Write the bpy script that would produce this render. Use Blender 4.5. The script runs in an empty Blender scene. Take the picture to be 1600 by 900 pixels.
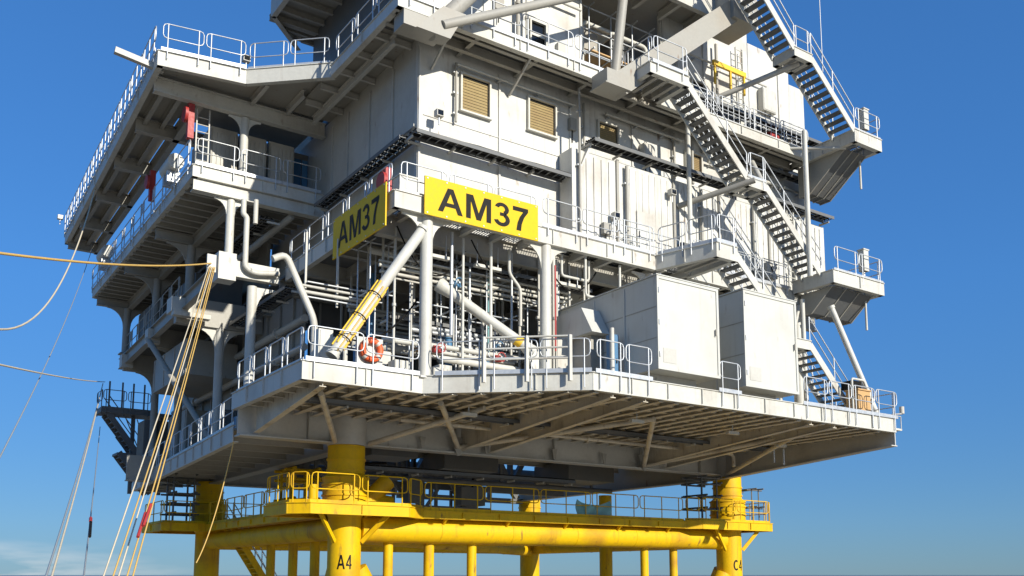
import bpy, math, random
from mathutils import Vector as V, Matrix
random.seed(7)
R = math.radians
sc = bpy.context.scene
col = sc.collection

# ------------------------------------------------------------------ camera, sky, sun, exposure
cam = bpy.data.objects.new('camera', bpy.data.cameras.new('camera'))
col.objects.link(cam)
cam.location = (-14.87, -32.79, 0)
cam.rotation_euler = V((0.55996, 0.81781, 0.13278)).to_track_quat('-Z', 'Y').to_euler()
cam.data.sensor_width = 36
cam.data.lens = 33.255
cam.data.shift_y = 0.15625
cam.data.clip_start = 0.5
cam.data.clip_end = 90000
sc.camera = cam
SUN = V((0.13, -0.80, 0.325)).normalized()          # towards the sun
SEL = math.asin(SUN.z); SAZ = math.atan2(SUN.x, SUN.y)
w = bpy.data.worlds.new('World'); sc.world = w; w.use_nodes = True
nt = w.node_tree
bg = nt.nodes['Background']; bg.inputs['Strength'].default_value = 0.136
sky = nt.nodes.new('ShaderNodeTexSky'); sky.sky_type = 'NISHITA'; sky.sun_disc = False
sky.sun_elevation = SEL; sky.sun_rotation = SAZ
sky.altitude = 0; sky.air_density = 1.0; sky.dust_density = 0.0; sky.ozone_density = 4.5
hs = nt.nodes.new('ShaderNodeHueSaturation'); hs.inputs['Saturation'].default_value = 1.35
gm = nt.nodes.new('ShaderNodeGamma'); gm.inputs['Gamma'].default_value = 0.50
nt.links.new(sky.outputs[0], gm.inputs['Color']); nt.links.new(gm.outputs[0], hs.inputs['Color']); tn = nt.nodes.new('ShaderNodeVectorMath'); tn.operation = 'MULTIPLY'; tn.inputs[1].default_value = (0.53, 1.05, 1.72)
nt.links.new(hs.outputs[0], tn.inputs[0]); tc = nt.nodes.new('ShaderNodeTexCoord'); mp = nt.nodes.new('ShaderNodeMapping'); mp.inputs['Scale'].default_value = (9, 9, 60)
cn = nt.nodes.new('ShaderNodeTexNoise'); cn.inputs['Scale'].default_value = 1.0; cn.inputs['Detail'].default_value = 6
sx = nt.nodes.new('ShaderNodeSeparateXYZ'); nt.links.new(tc.outputs['Generated'], sx.inputs[0])
hm = nt.nodes.new('ShaderNodeMapRange'); hm.inputs['From Min'].default_value = 0.035; hm.inputs['From Max'].default_value = 0.006; nt.links.new(sx.outputs['Z'], hm.inputs['Value'])
cm = nt.nodes.new('ShaderNodeMapRange'); cm.inputs['From Min'].default_value = 0.45; cm.inputs['From Max'].default_value = 0.68; cm.inputs['To Max'].default_value = 0.75
nt.links.new(tc.outputs['Generated'], mp.inputs[0]); nt.links.new(mp.outputs[0], cn.inputs['Vector']); nt.links.new(cn.outputs['Fac'], cm.inputs['Value'])
cl = nt.nodes.new('ShaderNodeMath'); cl.operation = 'MULTIPLY'; nt.links.new(hm.outputs[0], cl.inputs[0]); nt.links.new(cm.outputs[0], cl.inputs[1])
cx = nt.nodes.new('ShaderNodeMix'); cx.data_type = 'RGBA'; cx.inputs['B'].default_value = (4.6, 4.7, 4.8, 1)
lm = nt.nodes.new('ShaderNodeMapRange'); lm.inputs['From Min'].default_value = 0.30; lm.inputs['From Max'].default_value = 0.12; nt.links.new(sx.outputs['X'], lm.inputs['Value'])
cl2 = nt.nodes.new('ShaderNodeMath'); cl2.operation = 'MULTIPLY'; nt.links.new(cl.outputs[0], cl2.inputs[0]); nt.links.new(lm.outputs[0], cl2.inputs[1])
nt.links.new(cl2.outputs[0], cx.inputs['Factor']); hz = nt.nodes.new('ShaderNodeMapRange'); hz.inputs['From Min'].default_value = 0.28; hz.inputs['From Max'].default_value = 0.0; nt.links.new(sx.outputs['Z'], hz.inputs['Value'])
hx = nt.nodes.new('ShaderNodeMix'); hx.data_type = 'RGBA'; hx.blend_type = 'MULTIPLY'; hx.inputs['B'].default_value = (0.92, 0.78, 0.74, 1)
nt.links.new(hz.outputs[0], hx.inputs['Factor']); nt.links.new(tn.outputs[0], hx.inputs['A']); nt.links.new(hx.outputs['Result'], cx.inputs['A']); nt.links.new(cx.outputs['Result'], bg.inputs['Color'])
sun = bpy.data.objects.new('sun', bpy.data.lights.new('sun', 'SUN')); col.objects.link(sun)
sun.data.energy = 4.6; sun.data.angle = R(0.5); sun.data.color = (1.0, 0.945, 0.84)
sun.rotation_euler = (-SUN).to_track_quat('-Z', 'Y').to_euler(); sun.location = (20, -60, 60)
sc.view_settings.view_transform = 'Standard'; sc.view_settings.look = 'None'
sc.view_settings.exposure = 0.40; sc.view_settings.gamma = 1; sc.view_settings.use_curve_mapping = False
sc.cycles.max_bounces = 6

# ------------------------------------------------------------------ materials
def paint(name, c, dirt=(0.30, 0.24, 0.17), amt=0.25, rough=0.5, spec=0.5, grain=0.12, metal=0.0, scale=1.0, bump=0.02, streak=0.35):
    m = bpy.data.materials.new(name); m.use_nodes = True
    n = m.node_tree.nodes; l = m.node_tree.links; b = n['Principled BSDF']
    g = n.new('ShaderNodeNewGeometry')
    def noise(sx, sz, det):
        mp = n.new('ShaderNodeMapping'); mp.inputs['Scale'].default_value = (sx, sx, sz)
        l.new(g.outputs['Position'], mp.inputs['Vector'])
        t = n.new('ShaderNodeTexNoise'); t.inputs['Scale'].default_value = 1.0; t.inputs['Detail'].default_value = det
        l.new(mp.outputs[0], t.inputs['Vector']); return t.outputs['Fac']
    def ramp(f, a, bb):
        r = n.new('ShaderNodeMapRange'); r.inputs['From Min'].default_value = a; r.inputs['From Max'].default_value = bb
        l.new(f, r.inputs['Value']); return r.outputs[0]
    patch = ramp(noise(0.7 * scale, 0.7 * scale, 6), 0.50, 0.78)
    run = ramp(noise(5.0 * scale, 0.35 * scale, 4), 0.56, 0.80)
    fine = noise(9 * scale, 9 * scale, 5)
    ad = n.new('ShaderNodeMath'); ad.operation = 'MULTIPLY_ADD'; ad.inputs[1].default_value = streak
    rust = ramp(noise(3.2 * scale, 1.1 * scale, 8), 0.66, 0.74)
    l.new(run, ad.inputs[0]); l.new(patch, ad.inputs[2]); ad.use_clamp = True
    mu = n.new('ShaderNodeMath'); mu.operation = 'MULTIPLY'; mu.inputs[1].default_value = amt; l.new(ad.outputs[0], mu.inputs[0])
    mx = n.new('ShaderNodeMix'); mx.data_type = 'RGBA'
    mx.inputs['A'].default_value = (*c, 1); mx.inputs['B'].default_value = (*dirt, 1)
    l.new(mu.outputs[0], mx.inputs['Factor'])
    m2 = n.new('ShaderNodeMix'); m2.data_type = 'RGBA'; m2.inputs['B'].default_value = (0.16, 0.075, 0.03, 1)
    rm = n.new('ShaderNodeMath'); rm.operation = 'MULTIPLY'; rm.inputs[1].default_value = min(0.75, amt * 1.2); l.new(rust, rm.inputs[0])
    l.new(rm.outputs[0], m2.inputs['Factor']); l.new(mx.outputs['Result'], m2.inputs['A']); mx = m2
    br = n.new('ShaderNodeMapRange'); br.inputs['To Min'].default_value = 1 - grain*1.15; br.inputs['To Max'].default_value = 1 + grain*0.85
    l.new(fine, br.inputs['Value'])
    ml = n.new('ShaderNodeVectorMath'); ml.operation = 'SCALE'
    l.new(mx.outputs['Result'], ml.inputs[0]); l.new(br.outputs[0], ml.inputs['Scale'])
    l.new(ml.outputs[0], b.inputs['Base Color'])
    rr = n.new('ShaderNodeMapRange'); rr.inputs['To Min'].default_value = rough - 0.12; rr.inputs['To Max'].default_value = rough + 0.2
    l.new(fine, rr.inputs['Value']); l.new(rr.outputs[0], b.inputs['Roughness'])
    b.inputs['Metallic'].default_value = metal; b.inputs['Specular IOR Level'].default_value = spec
    if bump:
        bp = n.new('ShaderNodeBump'); bp.inputs['Strength'].default_value = 0.25; bp.inputs['Distance'].default_value = bump
        l.new(noise(2.2, 2.2, 5), bp.inputs['Height']); l.new(bp.outputs[0], b.inputs['Normal'])
    return m

WHITE = paint('white_paint', (0.55, 0.54, 0.48), amt=0.46, streak=0.8)
WALL = paint('wall_paint', (0.59, 0.58, 0.53), amt=0.5, streak=0.9, bump=0.05)
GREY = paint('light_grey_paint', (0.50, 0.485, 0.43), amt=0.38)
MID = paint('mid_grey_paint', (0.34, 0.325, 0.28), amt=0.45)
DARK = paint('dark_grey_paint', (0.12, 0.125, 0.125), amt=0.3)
BLACK = paint('black_rubber', (0.010, 0.009, 0.007), amt=0.05, dirt=(0.1, 0.09, 0.08), spec=0.15)
GALV = paint('galvanised_steel', (0.52, 0.54, 0.55), amt=0.3, rough=0.4, metal=0.45)
GRATE = paint('grating_steel', (0.15, 0.155, 0.15), amt=0.3, metal=0.2)
BOX = paint('enclosure_paint', (0.53, 0.53, 0.48), amt=0.28, streak=0.8, bump=0.02, grain=0.04)
YEL = paint('jacket_yellow', (0.70, 0.43, 0.0), dirt=(0.30, 0.12, 0.02), amt=0.7, streak=0.7, rough=0.55, spec=0.3)
SIGNY = paint('sign_yellow', (0.70, 0.45, 0.0), dirt=(0.6, 0.36, 0.01), amt=0.14, spec=0.25, bump=0)
RED = paint('signal_red', (0.38, 0.035, 0.03), amt=0.2, dirt=(0.25, 0.03, 0.03))
ORANGE = paint('lifebuoy_orange', (0.80, 0.12, 0.03), amt=0.1)
BLUE = paint('equipment_blue', (0.05, 0.17, 0.32), amt=0.3)
TEAL = paint('tarpaulin_teal', (0.20, 0.42, 0.42), amt=0.2)
TAN = paint('window_blind', (0.33, 0.25, 0.12), amt=0.5, dirt=(0.2, 0.11, 0.07), scale=1, rough=0.2, grain=0.02)
UNDER = paint('weathered_bounce_toned_paint', (0.62, 0.565, 0.45), dirt=(0.20, 0.14, 0.08), amt=0.55, streak=0.7, scale=1.6)  # weathered paint, base lightened and warmed in place of sea bounce light
WOOD = paint('crate_wood', (0.55, 0.33, 0.13), amt=0.3, scale=2)
ROPEY = paint('yellow_rope', (0.66, 0.42, 0.11), amt=0.3, scale=3, bump=0)
ROPEW = paint('pale_rope', (0.66, 0.57, 0.40), amt=0.3, scale=3, bump=0)
ROPEG = paint('grey_rope', (0.30, 0.33, 0.34), amt=0.3, scale=3, bump=0)
STRAP = paint('lashing_yellow', (0.85, 0.52, 0.02), amt=0.2, scale=3, bump=0)
def glass(name, c):
    m = bpy.data.materials.new(name); m.use_nodes = True; b = m.node_tree.nodes['Principled BSDF']
    b.inputs['Base Color'].default_value = (*c, 1); b.inputs['Roughness'].default_value = 0.08
    return m
GLASSD = glass('dark_glass', (0.012, 0.014, 0.016))
GLASSB = glass('blue_glass', (0.03, 0.10, 0.2))

# ------------------------------------------------------------------ mesh helpers
class MB:
    def __init__(s): s.v = []; s.f = []; s.sm = []
    def add(s, vs, fs, smooth=False):
        o = len(s.v); s.v += [V(p) for p in vs]
        s.f += [tuple(i + o for i in q) for q in fs]; s.sm += [smooth] * len(fs); return s
    def box(s, x0, x1, y0, y1, z0, z1):
        return s.add([(x0,y0,z0),(x1,y0,z0),(x1,y1,z0),(x0,y1,z0),(x0,y0,z1),(x1,y0,z1),(x1,y1,z1),(x0,y1,z1)],
                     [(0,3,2,1),(4,5,6,7),(0,1,5,4),(1,2,6,5),(2,3,7,6),(3,0,4,7)])
    def bar(s, p, q, wd, ht, up=(0, 0, 1)):
        p = V(p); q = V(q); d = (q - p).normalized(); up = V(up)
        if abs(d.dot(up)) > 0.98: up = V((0, 1, 0))
        a = d.cross(up).normalized() * wd / 2; b = a.normalized().cross(d).normalized() * ht / 2
        vs = [e + i * a + j * b for e in (p, q) for i, j in ((-1,-1),(1,-1),(1,1),(-1,1))]
        return s.add(vs, [(0,1,2,3),(7,6,5,4),(0,4,5,1),(1,5,6,2),(2,6,7,3),(3,7,4,0)])
    def ibeam(s, p, q, ht, wd, t=0.03):
        p = V(p); q = V(q); u = V((0, 0, 1))
        d = (q - p).normalized(); a = d.cross(u).normalized(); u2 = a.cross(d).normalized()
        h = ht / 2
        prof = [(-wd/2,-h),(wd/2,-h),(wd/2,-h+t),(t/2,-h+t),(t/2,h-t),(wd/2,h-t),(wd/2,h),(-wd/2,h),(-wd/2,h-t),(-t/2,h-t),(-t/2,-h+t),(-wd/2,-h+t)]
        n = len(prof)
        vs = [e + a * x + u2 * y for e in (p, q) for x, y in prof]
        fs = [(i, (i + 1) % n, n + (i + 1) % n, n + i) for i in range(n)] + [tuple(range(n - 1, -1, -1)), tuple(range(n, 2 * n))]
        return s.add(vs, fs)
    def tube(s, p, q, r, n=8, r2=None):
        p = V(p); q = V(q); r2 = r if r2 is None else r2
        d = (q - p).normalized(); a = d.orthogonal().normalized(); b = d.cross(a)
        vs = []
        for e, rr in ((p, r), (q, r2)):
            vs += [e + rr * (math.cos(t * 2 * math.pi / n) * a + math.sin(t * 2 * math.pi / n) * b) for t in range(n)]
        s.add(vs, [(i, (i + 1) % n, n + (i + 1) % n, n + i) for i in range(n)], True)
        return s.add(vs, [tuple(range(n - 1, -1, -1)), tuple(range(n, 2 * n))])
    def path(s, pts, r, n=6, closed=False):
        pts = [V(p) for p in pts]; m = len(pts); rings = []
        prev = None
        for i, p in enumerate(pts):
            if closed: d = pts[(i + 1) % m] - pts[i - 1]
            else: d = pts[min(i + 1, m - 1)] - pts[max(i - 1, 0)]
            d.normalize()
            a = d.orthogonal().normalized() if prev is None else (prev - d * prev.dot(d)).normalized()
            prev = a; b = d.cross(a)
            rings.append([p + r * (math.cos(t * 2 * math.pi / n) * a + math.sin(t * 2 * math.pi / n) * b) for t in range(n)])
        vs = [v for rg in rings for v in rg]; fs = []
        for i in range(m if closed else m - 1):
            j = (i + 1) % m
            for t in range(n): fs.append((i*n+t, i*n+(t+1)%n, j*n+(t+1)%n, j*n+t))
        s.add(vs, fs, True)
        if not closed: s.add(rings[0] + rings[-1], [tuple(range(n - 1, -1, -1)), tuple(range(n, 2 * n))])
        return s
    def prism(s, poly, z0, z1):
        n = len(poly)
        vs = [(x, y, z0) for x, y in poly] + [(x, y, z1) for x, y in poly]
        return s.add(vs, [tuple(range(n - 1, -1, -1)), tuple(range(n, 2 * n))] + [(i, (i + 1) % n, n + (i + 1) % n, n + i) for i in range(n)])
    def plate(s, pts, nrm):                          # flat outline given a thickness vector
        n = len(pts); nrm = V(nrm)
        vs = [V(p) for p in pts] + [V(p) + nrm for p in pts]
        return s.add(vs, [tuple(range(n - 1, -1, -1)), tuple(range(n, 2 * n))] + [(i, (i + 1) % n, n + (i + 1) % n, n + i) for i in range(n)])
    def ball(s, c, r, n=10):
        c = V(c); vs = []; fs = []
        for i in range(n + 1):
            a = math.pi * i / n
            for j in range(n):
                b = 2 * math.pi * j / n
                vs.append(c + r * V((math.sin(a)*math.cos(b), math.sin(a)*math.sin(b), math.cos(a))))
        for i in range(n):
            for j in range(n): fs.append((i*n+j, (i+1)*n+j, (i+1)*n+(j+1)%n, i*n+(j+1)%n))
        return s.add(vs, fs, True)
    def build(s, name, m, parent=None, label=None):
        me = bpy.data.meshes.new(name)
        off = V((0, 0, 0)); p = parent
        while p is not None: off += p.location; p = p.parent
        me.from_pydata([v - off for v in s.v], [], s.f)
        me.polygons.foreach_set('use_smooth', s.sm); me.materials.append(m)
        bm_fix(me)
        o = bpy.data.objects.new(name, me); col.objects.link(o); o.parent = parent
        if label: o['label'] = label
        return o
import bmesh
def bm_fix(me):
    bm = bmesh.new(); bm.from_mesh(me); bmesh.ops.recalc_face_normals(bm, faces=bm.faces); bm.to_mesh(me); bm.free()
def T(name, label, cat, loc, group=None):
    o = bpy.data.objects.new(name, None); col.objects.link(o); o.location = loc
    o['label'] = label; o['category'] = cat
    if group: o['group'] = group
    o['kind'] = 'thing'; o.empty_display_size = 0.3
    return o
def tag(o, label, cat, group=None):
    o['label'] = label; o['category'] = cat; o['kind'] = 'thing'
    if group: o['group'] = group
    return o
def dup(root, loc, label=None):
    r = root.copy(); col.objects.link(r); r.location = loc
    if label: r['label'] = label
    for ch in list(root.children):
        c = ch.copy(); col.objects.link(c); c.parent = r
        for g in list(ch.children):
            d = g.copy(); col.objects.link(d); d.parent = c
    return r
def lerp(a, b, t): return V(a) * (1 - t) + V(b) * t
def arc_pts(c, u, v, r, a0, a1, n):
    return [V(c) + r * (math.cos(a0 + (a1 - a0) * i / n) * V(u) + math.sin(a0 + (a1 - a0) * i / n) * V(v)) for i in range(n + 1)]
def bent(pts, r=0.3, n=4):                           # rounds the corners of a polyline
    pts = [V(p) for p in pts]; out = [pts[0]]
    for i in range(1, len(pts) - 1):
        a = (pts[i-1] - pts[i]).normalized(); b = (pts[i+1] - pts[i]).normalized()
        rr = min(r, (pts[i-1] - pts[i]).length / 2, (pts[i+1] - pts[i]).length / 2)
        p0 = pts[i] + a * rr; p1 = pts[i] + b * rr
        for k in range(n + 1):
            t = k / n; out.append((1-t)**2 * p0 + 2*t*(1-t) * pts[i] + t*t * p1)
    out.append(pts[-1]); return out

# guard rail: panels of a rounded loop on posts, along a line of deck-edge points
def rail(label, pts, m=None, group=None, h=1.1, pan=2.5, r=0.0225, toe=True, drop=0.3, cat='railing'):
    m = m or GALV
    pts = [V(p) for p in pts]
    t = T('guard_rail', label, cat, pts[0], group)
    for a, b in zip(pts, pts[1:]):
        L = (b - a).length; n = max(1, round(L / pan)); d = (b - a) / L
        for i in range(n):
            p = a + d * (L * i / n + 0.05); q = a + d * (L * (i + 1) / n - 0.05)
            up = V((0, 0, 1)); c = 0.14
            z0 = 0.52; z1 = h
            P = lambda e, z: e + up * z
            loop = []
            for e, s, za, zb in ((q, -1, z0, z1), (p, 1, z1, z0)):
                cc = [P(e, za), P(e, zb)]
                for k, zz in enumerate(cc):
                    other = cc[1 - k]
                    v_in = (other - zz).normalized(); h_in = d * s
                    seq = [zz + h_in * c, zz + (h_in + v_in) * c * 0.29, zz + v_in * c]
                    loop += seq if k == 0 else seq[::-1]
            MB().path(loop, r, 6, True).build('rail_loop', m, t)
            for f in ((0.12, 0.88) if (q - p).length < 1.9 else (0.10, 0.5, 0.90)):
                e = lerp(p, q, f)
                MB().tube(e - up * drop, e + up * (h - 0.01), r * 1.15, 6).build('post', m, t)
        if toe: MB().bar(a + V((0,0,0.07)), b + V((0,0,0.07)), 0.012, 0.14).build('toe_board', m, t)
    return t

def grating(x0, x1, y0, y1, z, parent, step=0.11, m=None):
    g = MB(); n = int((x1 - x0) / step)
    for i in range(n + 1):
        x = x0 + (x1 - x0) * i / max(n, 1); g.box(x - 0.006, x + 0.006, y0, y1, z - 0.035, z)
    k = int((y1 - y0) / 0.5) + 1
    for i in range(k + 1):
        y = y0 + (y1 - y0) * i / k; g.box(x0, x1, y - 0.008, y + 0.008, z - 0.037, z - 0.002)
    return g.build('grating', m or GRATE, parent)

def fascia(pts, z0, z1, parent, m=None, th=0.1, name='fascia', stiff=1.6, fl=0.22):
    m = m or WHITE; g = MB()
    up = V((0, 0, 1))
    for (ax, ay), (bx, by) in zip(pts, pts[1:]):
        a = V((ax, ay, 0)); b = V((bx, by, 0)); d = (b - a).normalized(); nn = V((d.y, -d.x, 0))   # outward for anticlockwise seen from above
        a = a + nn*0.036 - d*0.03; b = b + nn*0.036 + d*0.03
        g.plate([a + up*z0, b + up*z0, b + up*z1, a + up*z1], -nn * 0.03)
        g.plate([a + up*z0, b + up*z0, b + up*z0 - nn*fl, a + up*z0 - nn*fl], -up * 0.03)
        g.plate([a + up*(z1-0.02) + nn*0.04, b + up*(z1-0.02) + nn*0.04, b + up*(z1-0.02) - nn*0.1, a + up*(z1-0.02) - nn*0.1], up * 0.03)
        L = (b - a).length; k = max(1, int(L / stiff))
        for i in range(1, k):
            p = a + d * L * i / k
            g.plate([p + up*(z0+.02), p + up*(z1-.04), p + up*(z1-.04) + nn*0.06, p + up*(z0+.02) + nn*0.06], d * 0.03)
    return g.build(name, m, parent)

def column(label, x, y, z0, z1, r=0.22, group=None, m=None, haunch=(1,), cap=0.9, base=True, name='column'):
    m = m or WHITE
    t = T(name, label, 'column', (x, y, z0), group)
    MB().tube((x,y,z0), (x,y,z1), r, 14).build('shaft', m, t)
    g = MB()
    for s in haunch:                                   # curved gusset plates under the beam
        out = [V((x + s*r*0.6, y-0.03, z1)), V((x + s*(r+cap), y-0.03, z1))]
        out += [V((x + s*(r + cap*(1-math.sin(k*math.pi/12))), y-0.03, z1 - 0.08 - cap*1.1*(1-math.cos(k*math.pi/12)))) for k in range(0, 7)]
        out += [V((x + s*r*0.6, y-0.03, z1-cap*1.3))]
        g.plate(out, (0, 0.06, 0))
    if haunch: g.build('gusset', m, t)
    if base: MB().box(x-r*1.6, x+r*1.6, y-r*1.6, y+r*1.6, z0, z0+0.06).build('base_plate', m, t)
    return t

def brace(label, p, q, r=0.2, group=None, m=None, name='diagonal_brace', ends=True):
    m = m or WHITE
    t = T(name, label, 'brace', p, group)
    MB().tube(p, q, r, 14).build('tube', m, t)
    if ends:
        p = V(p); q = V(q); d = (q - p).normalized()
        for e, s in ((p, 1), (q, -1)):
            MB().tube(e, e + d * s * 0.12, r * 1.25, 14).build('end_collar', m, t)
    return t

def ladder(label, x, y, z0, z1, wd=0.5):
    t = T('ladder', label, 'ladder', (x,y,z0))
    for s in (0, wd): MB().bar((x+s,y,z0),(x+s,y,z1),0.05,0.07,(0,1,0)).build('side_rail', WHITE, t)
    for i in range(int((z1-z0)/0.3)): MB().tube((x,y,z0+.2+i*.3),(x+wd,y,z0+.2+i*.3),0.022,6).build('rung', WHITE, t)
# ------------------------------------------------------------------ water
sea = MB(); Ls = 40000
sea.add([(-Ls,-Ls,-15),(Ls,-Ls,-15),(Ls,Ls,-15),(-Ls,Ls,-15)], [(0,1,2,3)])
m = bpy.data.materials.new('sea_water'); m.use_nodes = True
n = m.node_tree.nodes; l = m.node_tree.links; b = n['Principled BSDF']
b.inputs['Base Color'].default_value = (0.24, 0.205, 0.145, 1); b.inputs['Roughness'].default_value = 0.30; b.inputs['Specular IOR Level'].default_value = 1.0  # base colour raised and warmed so the water bounces light onto undersides
b.inputs['IOR'].default_value = 1.33
g = n.new('ShaderNodeNewGeometry'); tx = n.new('ShaderNodeTexNoise'); tx.inputs['Scale'].default_value = 0.22; tx.inputs['Detail'].default_value = 7
l.new(g.outputs['Position'], tx.inputs['Vector']); bp = n.new('ShaderNodeBump'); bp.inputs['Distance'].default_value = 1.6; bp.inputs['Strength'].default_value = 0.9
l.new(tx.outputs['Fac'], bp.inputs['Height']); l.new(bp.outputs[0], b.inputs['Normal'])
so = sea.build('sea', m); so['kind'] = 'structure'; so['label'] = 'calm sea below the platform coloured to bounce warm light'

# ------------------------------------------------------------------ levels
Z1 = 6.35; Z2 = 12.45; Z3 = 19.3; Z4 = 25.2; ZM = 15.9     # main, sign, roof walkway, top and left mid deck

# ------------------------------------------------------------------ yellow jacket
JX, JY = 20.6, 17.0
t = T('steel_jacket', 'bright yellow tubular steel jacket standing in the sea under the topside', 'jacket', (0, 0, -15))
def glyph(ch):                                       # bold sans outlines in a unit-height cell: (width, polygons)
    def ring(cx, cy, rx, ry, a0, a1, wx, wy, n=14):
        o = [(cx+rx*math.cos(R(a0+(a1-a0)*i/n)), cy+ry*math.sin(R(a0+(a1-a0)*i/n))) for i in range(n+1)]
        k = [(cx+(rx-wx)*math.cos(R(a0+(a1-a0)*i/n)), cy+(ry-wy)*math.sin(R(a0+(a1-a0)*i/n))) for i in range(n+1)]
        return [[o[i], o[i+1], k[i+1], k[i]] for i in range(n)]
    if ch == 'A': return 0.98, [[(0,0),(0.20,0),(0.29,0.24),(0.35,0.40),(0.49,0.79),(0.49,1),(0.38,1)],[(0.98,0),(0.60,1),(0.49,1),(0.49,0.79),(0.63,0.40),(0.69,0.24),(0.78,0)],[(0.29,0.24),(0.69,0.24),(0.63,0.40),(0.35,0.40)]]
    if ch == 'M': return 1.02, [[(0,0),(0.19,0),(0.19,0.74),(0.19,1),(0,1)],[(0.19,0.74),(0.42,0),(0.51,0),(0.51,0.29),(0.28,1),(0.19,1)],[(0.51,0),(0.60,0),(0.83,0.74),(0.83,1),(0.74,1),(0.51,0.29)],[(0.83,0),(1.02,0),(1.02,1),(0.83,1),(0.83,0.74)]]
    if ch == '7': return 0.66, [[(0,1),(0,0.82),(0.44,0.82),(0.66,0.86),(0.66,1)],[(0.44,0.82),(0.30,0.60),(0.20,0.33),(0.15,0),(0.35,0),(0.38,0.28),(0.48,0.58),(0.66,0.86)]]
    if ch == '3': return 0.66, ring(0.32,0.735,0.30,0.265,165,-62,0.17,0.15) + ring(0.32,0.295,0.34,0.295,62,-165,0.18,0.155) + [[(0.24,0.44),(0.46,0.44),(0.46,0.58),(0.24,0.58)]]
    if ch == '4': return 0.68, [[(0.40,0),(0.58,0),(0.58,0.22),(0.40,0.22)],[(0,0.22),(0.40,0.22),(0.58,0.22),(0.68,0.22),(0.68,0.37),(0.58,0.37),(0.40,0.37),(0.17,0.37),(0,0.37)],[(0,0.37),(0.17,0.37),(0.40,0.72),(0.40,1)],[(0.40,0.37),(0.58,0.37),(0.58,1),(0.40,1),(0.40,0.72)]]
    if ch == 'C': return 0.80, ring(0.42,0.5,0.42,0.5,48,312,0.20,0.17,22)
def text_mesh(s, bold=0):
    vs = []; fs = []; x = 0
    for ch in s:
        wd, polys = glyph(ch)
        for p in polys: fs.append(tuple(range(len(vs), len(vs)+len(p)))); vs += [(x+a, b2) for a, b2 in p]
        x += wd + 0.13
    return [(a/(x-0.13), b2) for a, b2 in vs], fs
for (x, y, s) in ((0,0,'A4'), (JX,0,'C4'), (0,JY,''), (JX,JY,'')):
    g = MB(); g.tube((x,y,-15), (x,y,2.1), 0.62, 28); g.tube((x,y,2.1),(x,y,2.55),0.62,28,0.86); g.tube((x,y,2.55),(x,y,3.6),0.86,28)
    g.tube((x,y,3.6),(x,y,3.75),0.86,28,0.70); g.tube((x,y,3.75),(x,y,4.8),0.70,28)
    for z in (2.9, 3.3, 3.55, 3.85, 4.25): g.tube((x,y,z),(x,y,z+0.06),0.90 if z < 3.7 else 0.74,28)
    leg = g.build('leg', YEL, t)
    if s:
        uv, fs = text_mesh(s, 0.0)
        a0 = math.atan2(-0.82, -0.35) if x < 5 else math.atan2(-0.9, -0.05)
        hh = 0.52; ww = 0.55; tm = MB(); th = 0.62 + 0.006
        vs = [(x + th*math.cos(a0 + (u-0.5)*ww/th), y + th*math.sin(a0 + (u-0.5)*ww/th), 0.2 + v*hh) for u, v in uv]
        tm.add(vs, fs); tm.build('leg_lettering', BLACK, leg)
def beam_j(p, q, r=0.5, nm='horizontal_brace'):
    o = MB().tube(p, q, r, 24).build(nm, YEL, t); p = V(p); q = V(q); d = (q-p).normalized(); L = (q-p).length
    for k in range(1, max(2, int(L/3.4))):
        c = p + d*3.4*k; MB().tube(c-d*.02, c+d*.02, r+.012, 24).build('weld_ring', YEL, o)
beam_j((0.55,0,1.72),(JX-0.55,0,1.72),0.5)
beam_j((0,0.55,1.72),(0,JY-0.55,1.72),0.42); beam_j((JX,0.55,1.72),(JX,JY-0.55,1.72),0.42)
beam_j((0.55,JY,1.72),(JX-0.55,JY,1.72),0.42)
beam_j((0.3,0.3,1.5),(JX-0.3,JY-0.3,1.5),0.32,'plan_brace'); beam_j((JX/2,0.3,1.5),(0.4,JY*0.6,1.5),0.25,'plan_brace')
beam_j((0.5,0,0.2),(9.0,0,-14),0.42,'leg_brace'); beam_j((JX-0.5,0,0.0),(11.6,0,-14),0.42,'leg_brace')
beam_j((0,0.5,0.2),(0,9.0,-14),0.42,'leg_brace'); beam_j((JX,0.5,0.2),(JX,9,-14),0.42,'leg_brace')
for x, y, r in ((1.95,0.25,0.19),(3.75,0.25,0.21),(5.75,0.25,0.20),(15.3,0.35,0.19),(17.15,0.35,0.19),(0.6,4.2,0.2),(0.6,6.6,0.2),(0.6,9.3,0.2),(19.4,8.0,0.36)):
    MB().tube((x,y,-15),(x,y,1.45 if x != 19.4 else 4.4), r, 16).build('riser_pipe', YEL, t)
# conical stub brace beside the front leg
MB().tube((0.75,-0.35,2.75),(1.55,-0.4,3.55),0.33,18).build('padeye_stub', YEL, t)
MB().tube((0.62,-0.2,2.6),(1.75,-0.4,2.68),0.5,18,0.3).build('padeye_cone', YEL, t)
for z in (2.75,): 
    MB().tube((-1.5,-0.5,z-0.3),(-1.5,-0.5,z+0.5),0.16,12).build('bollard', YEL, t)

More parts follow.
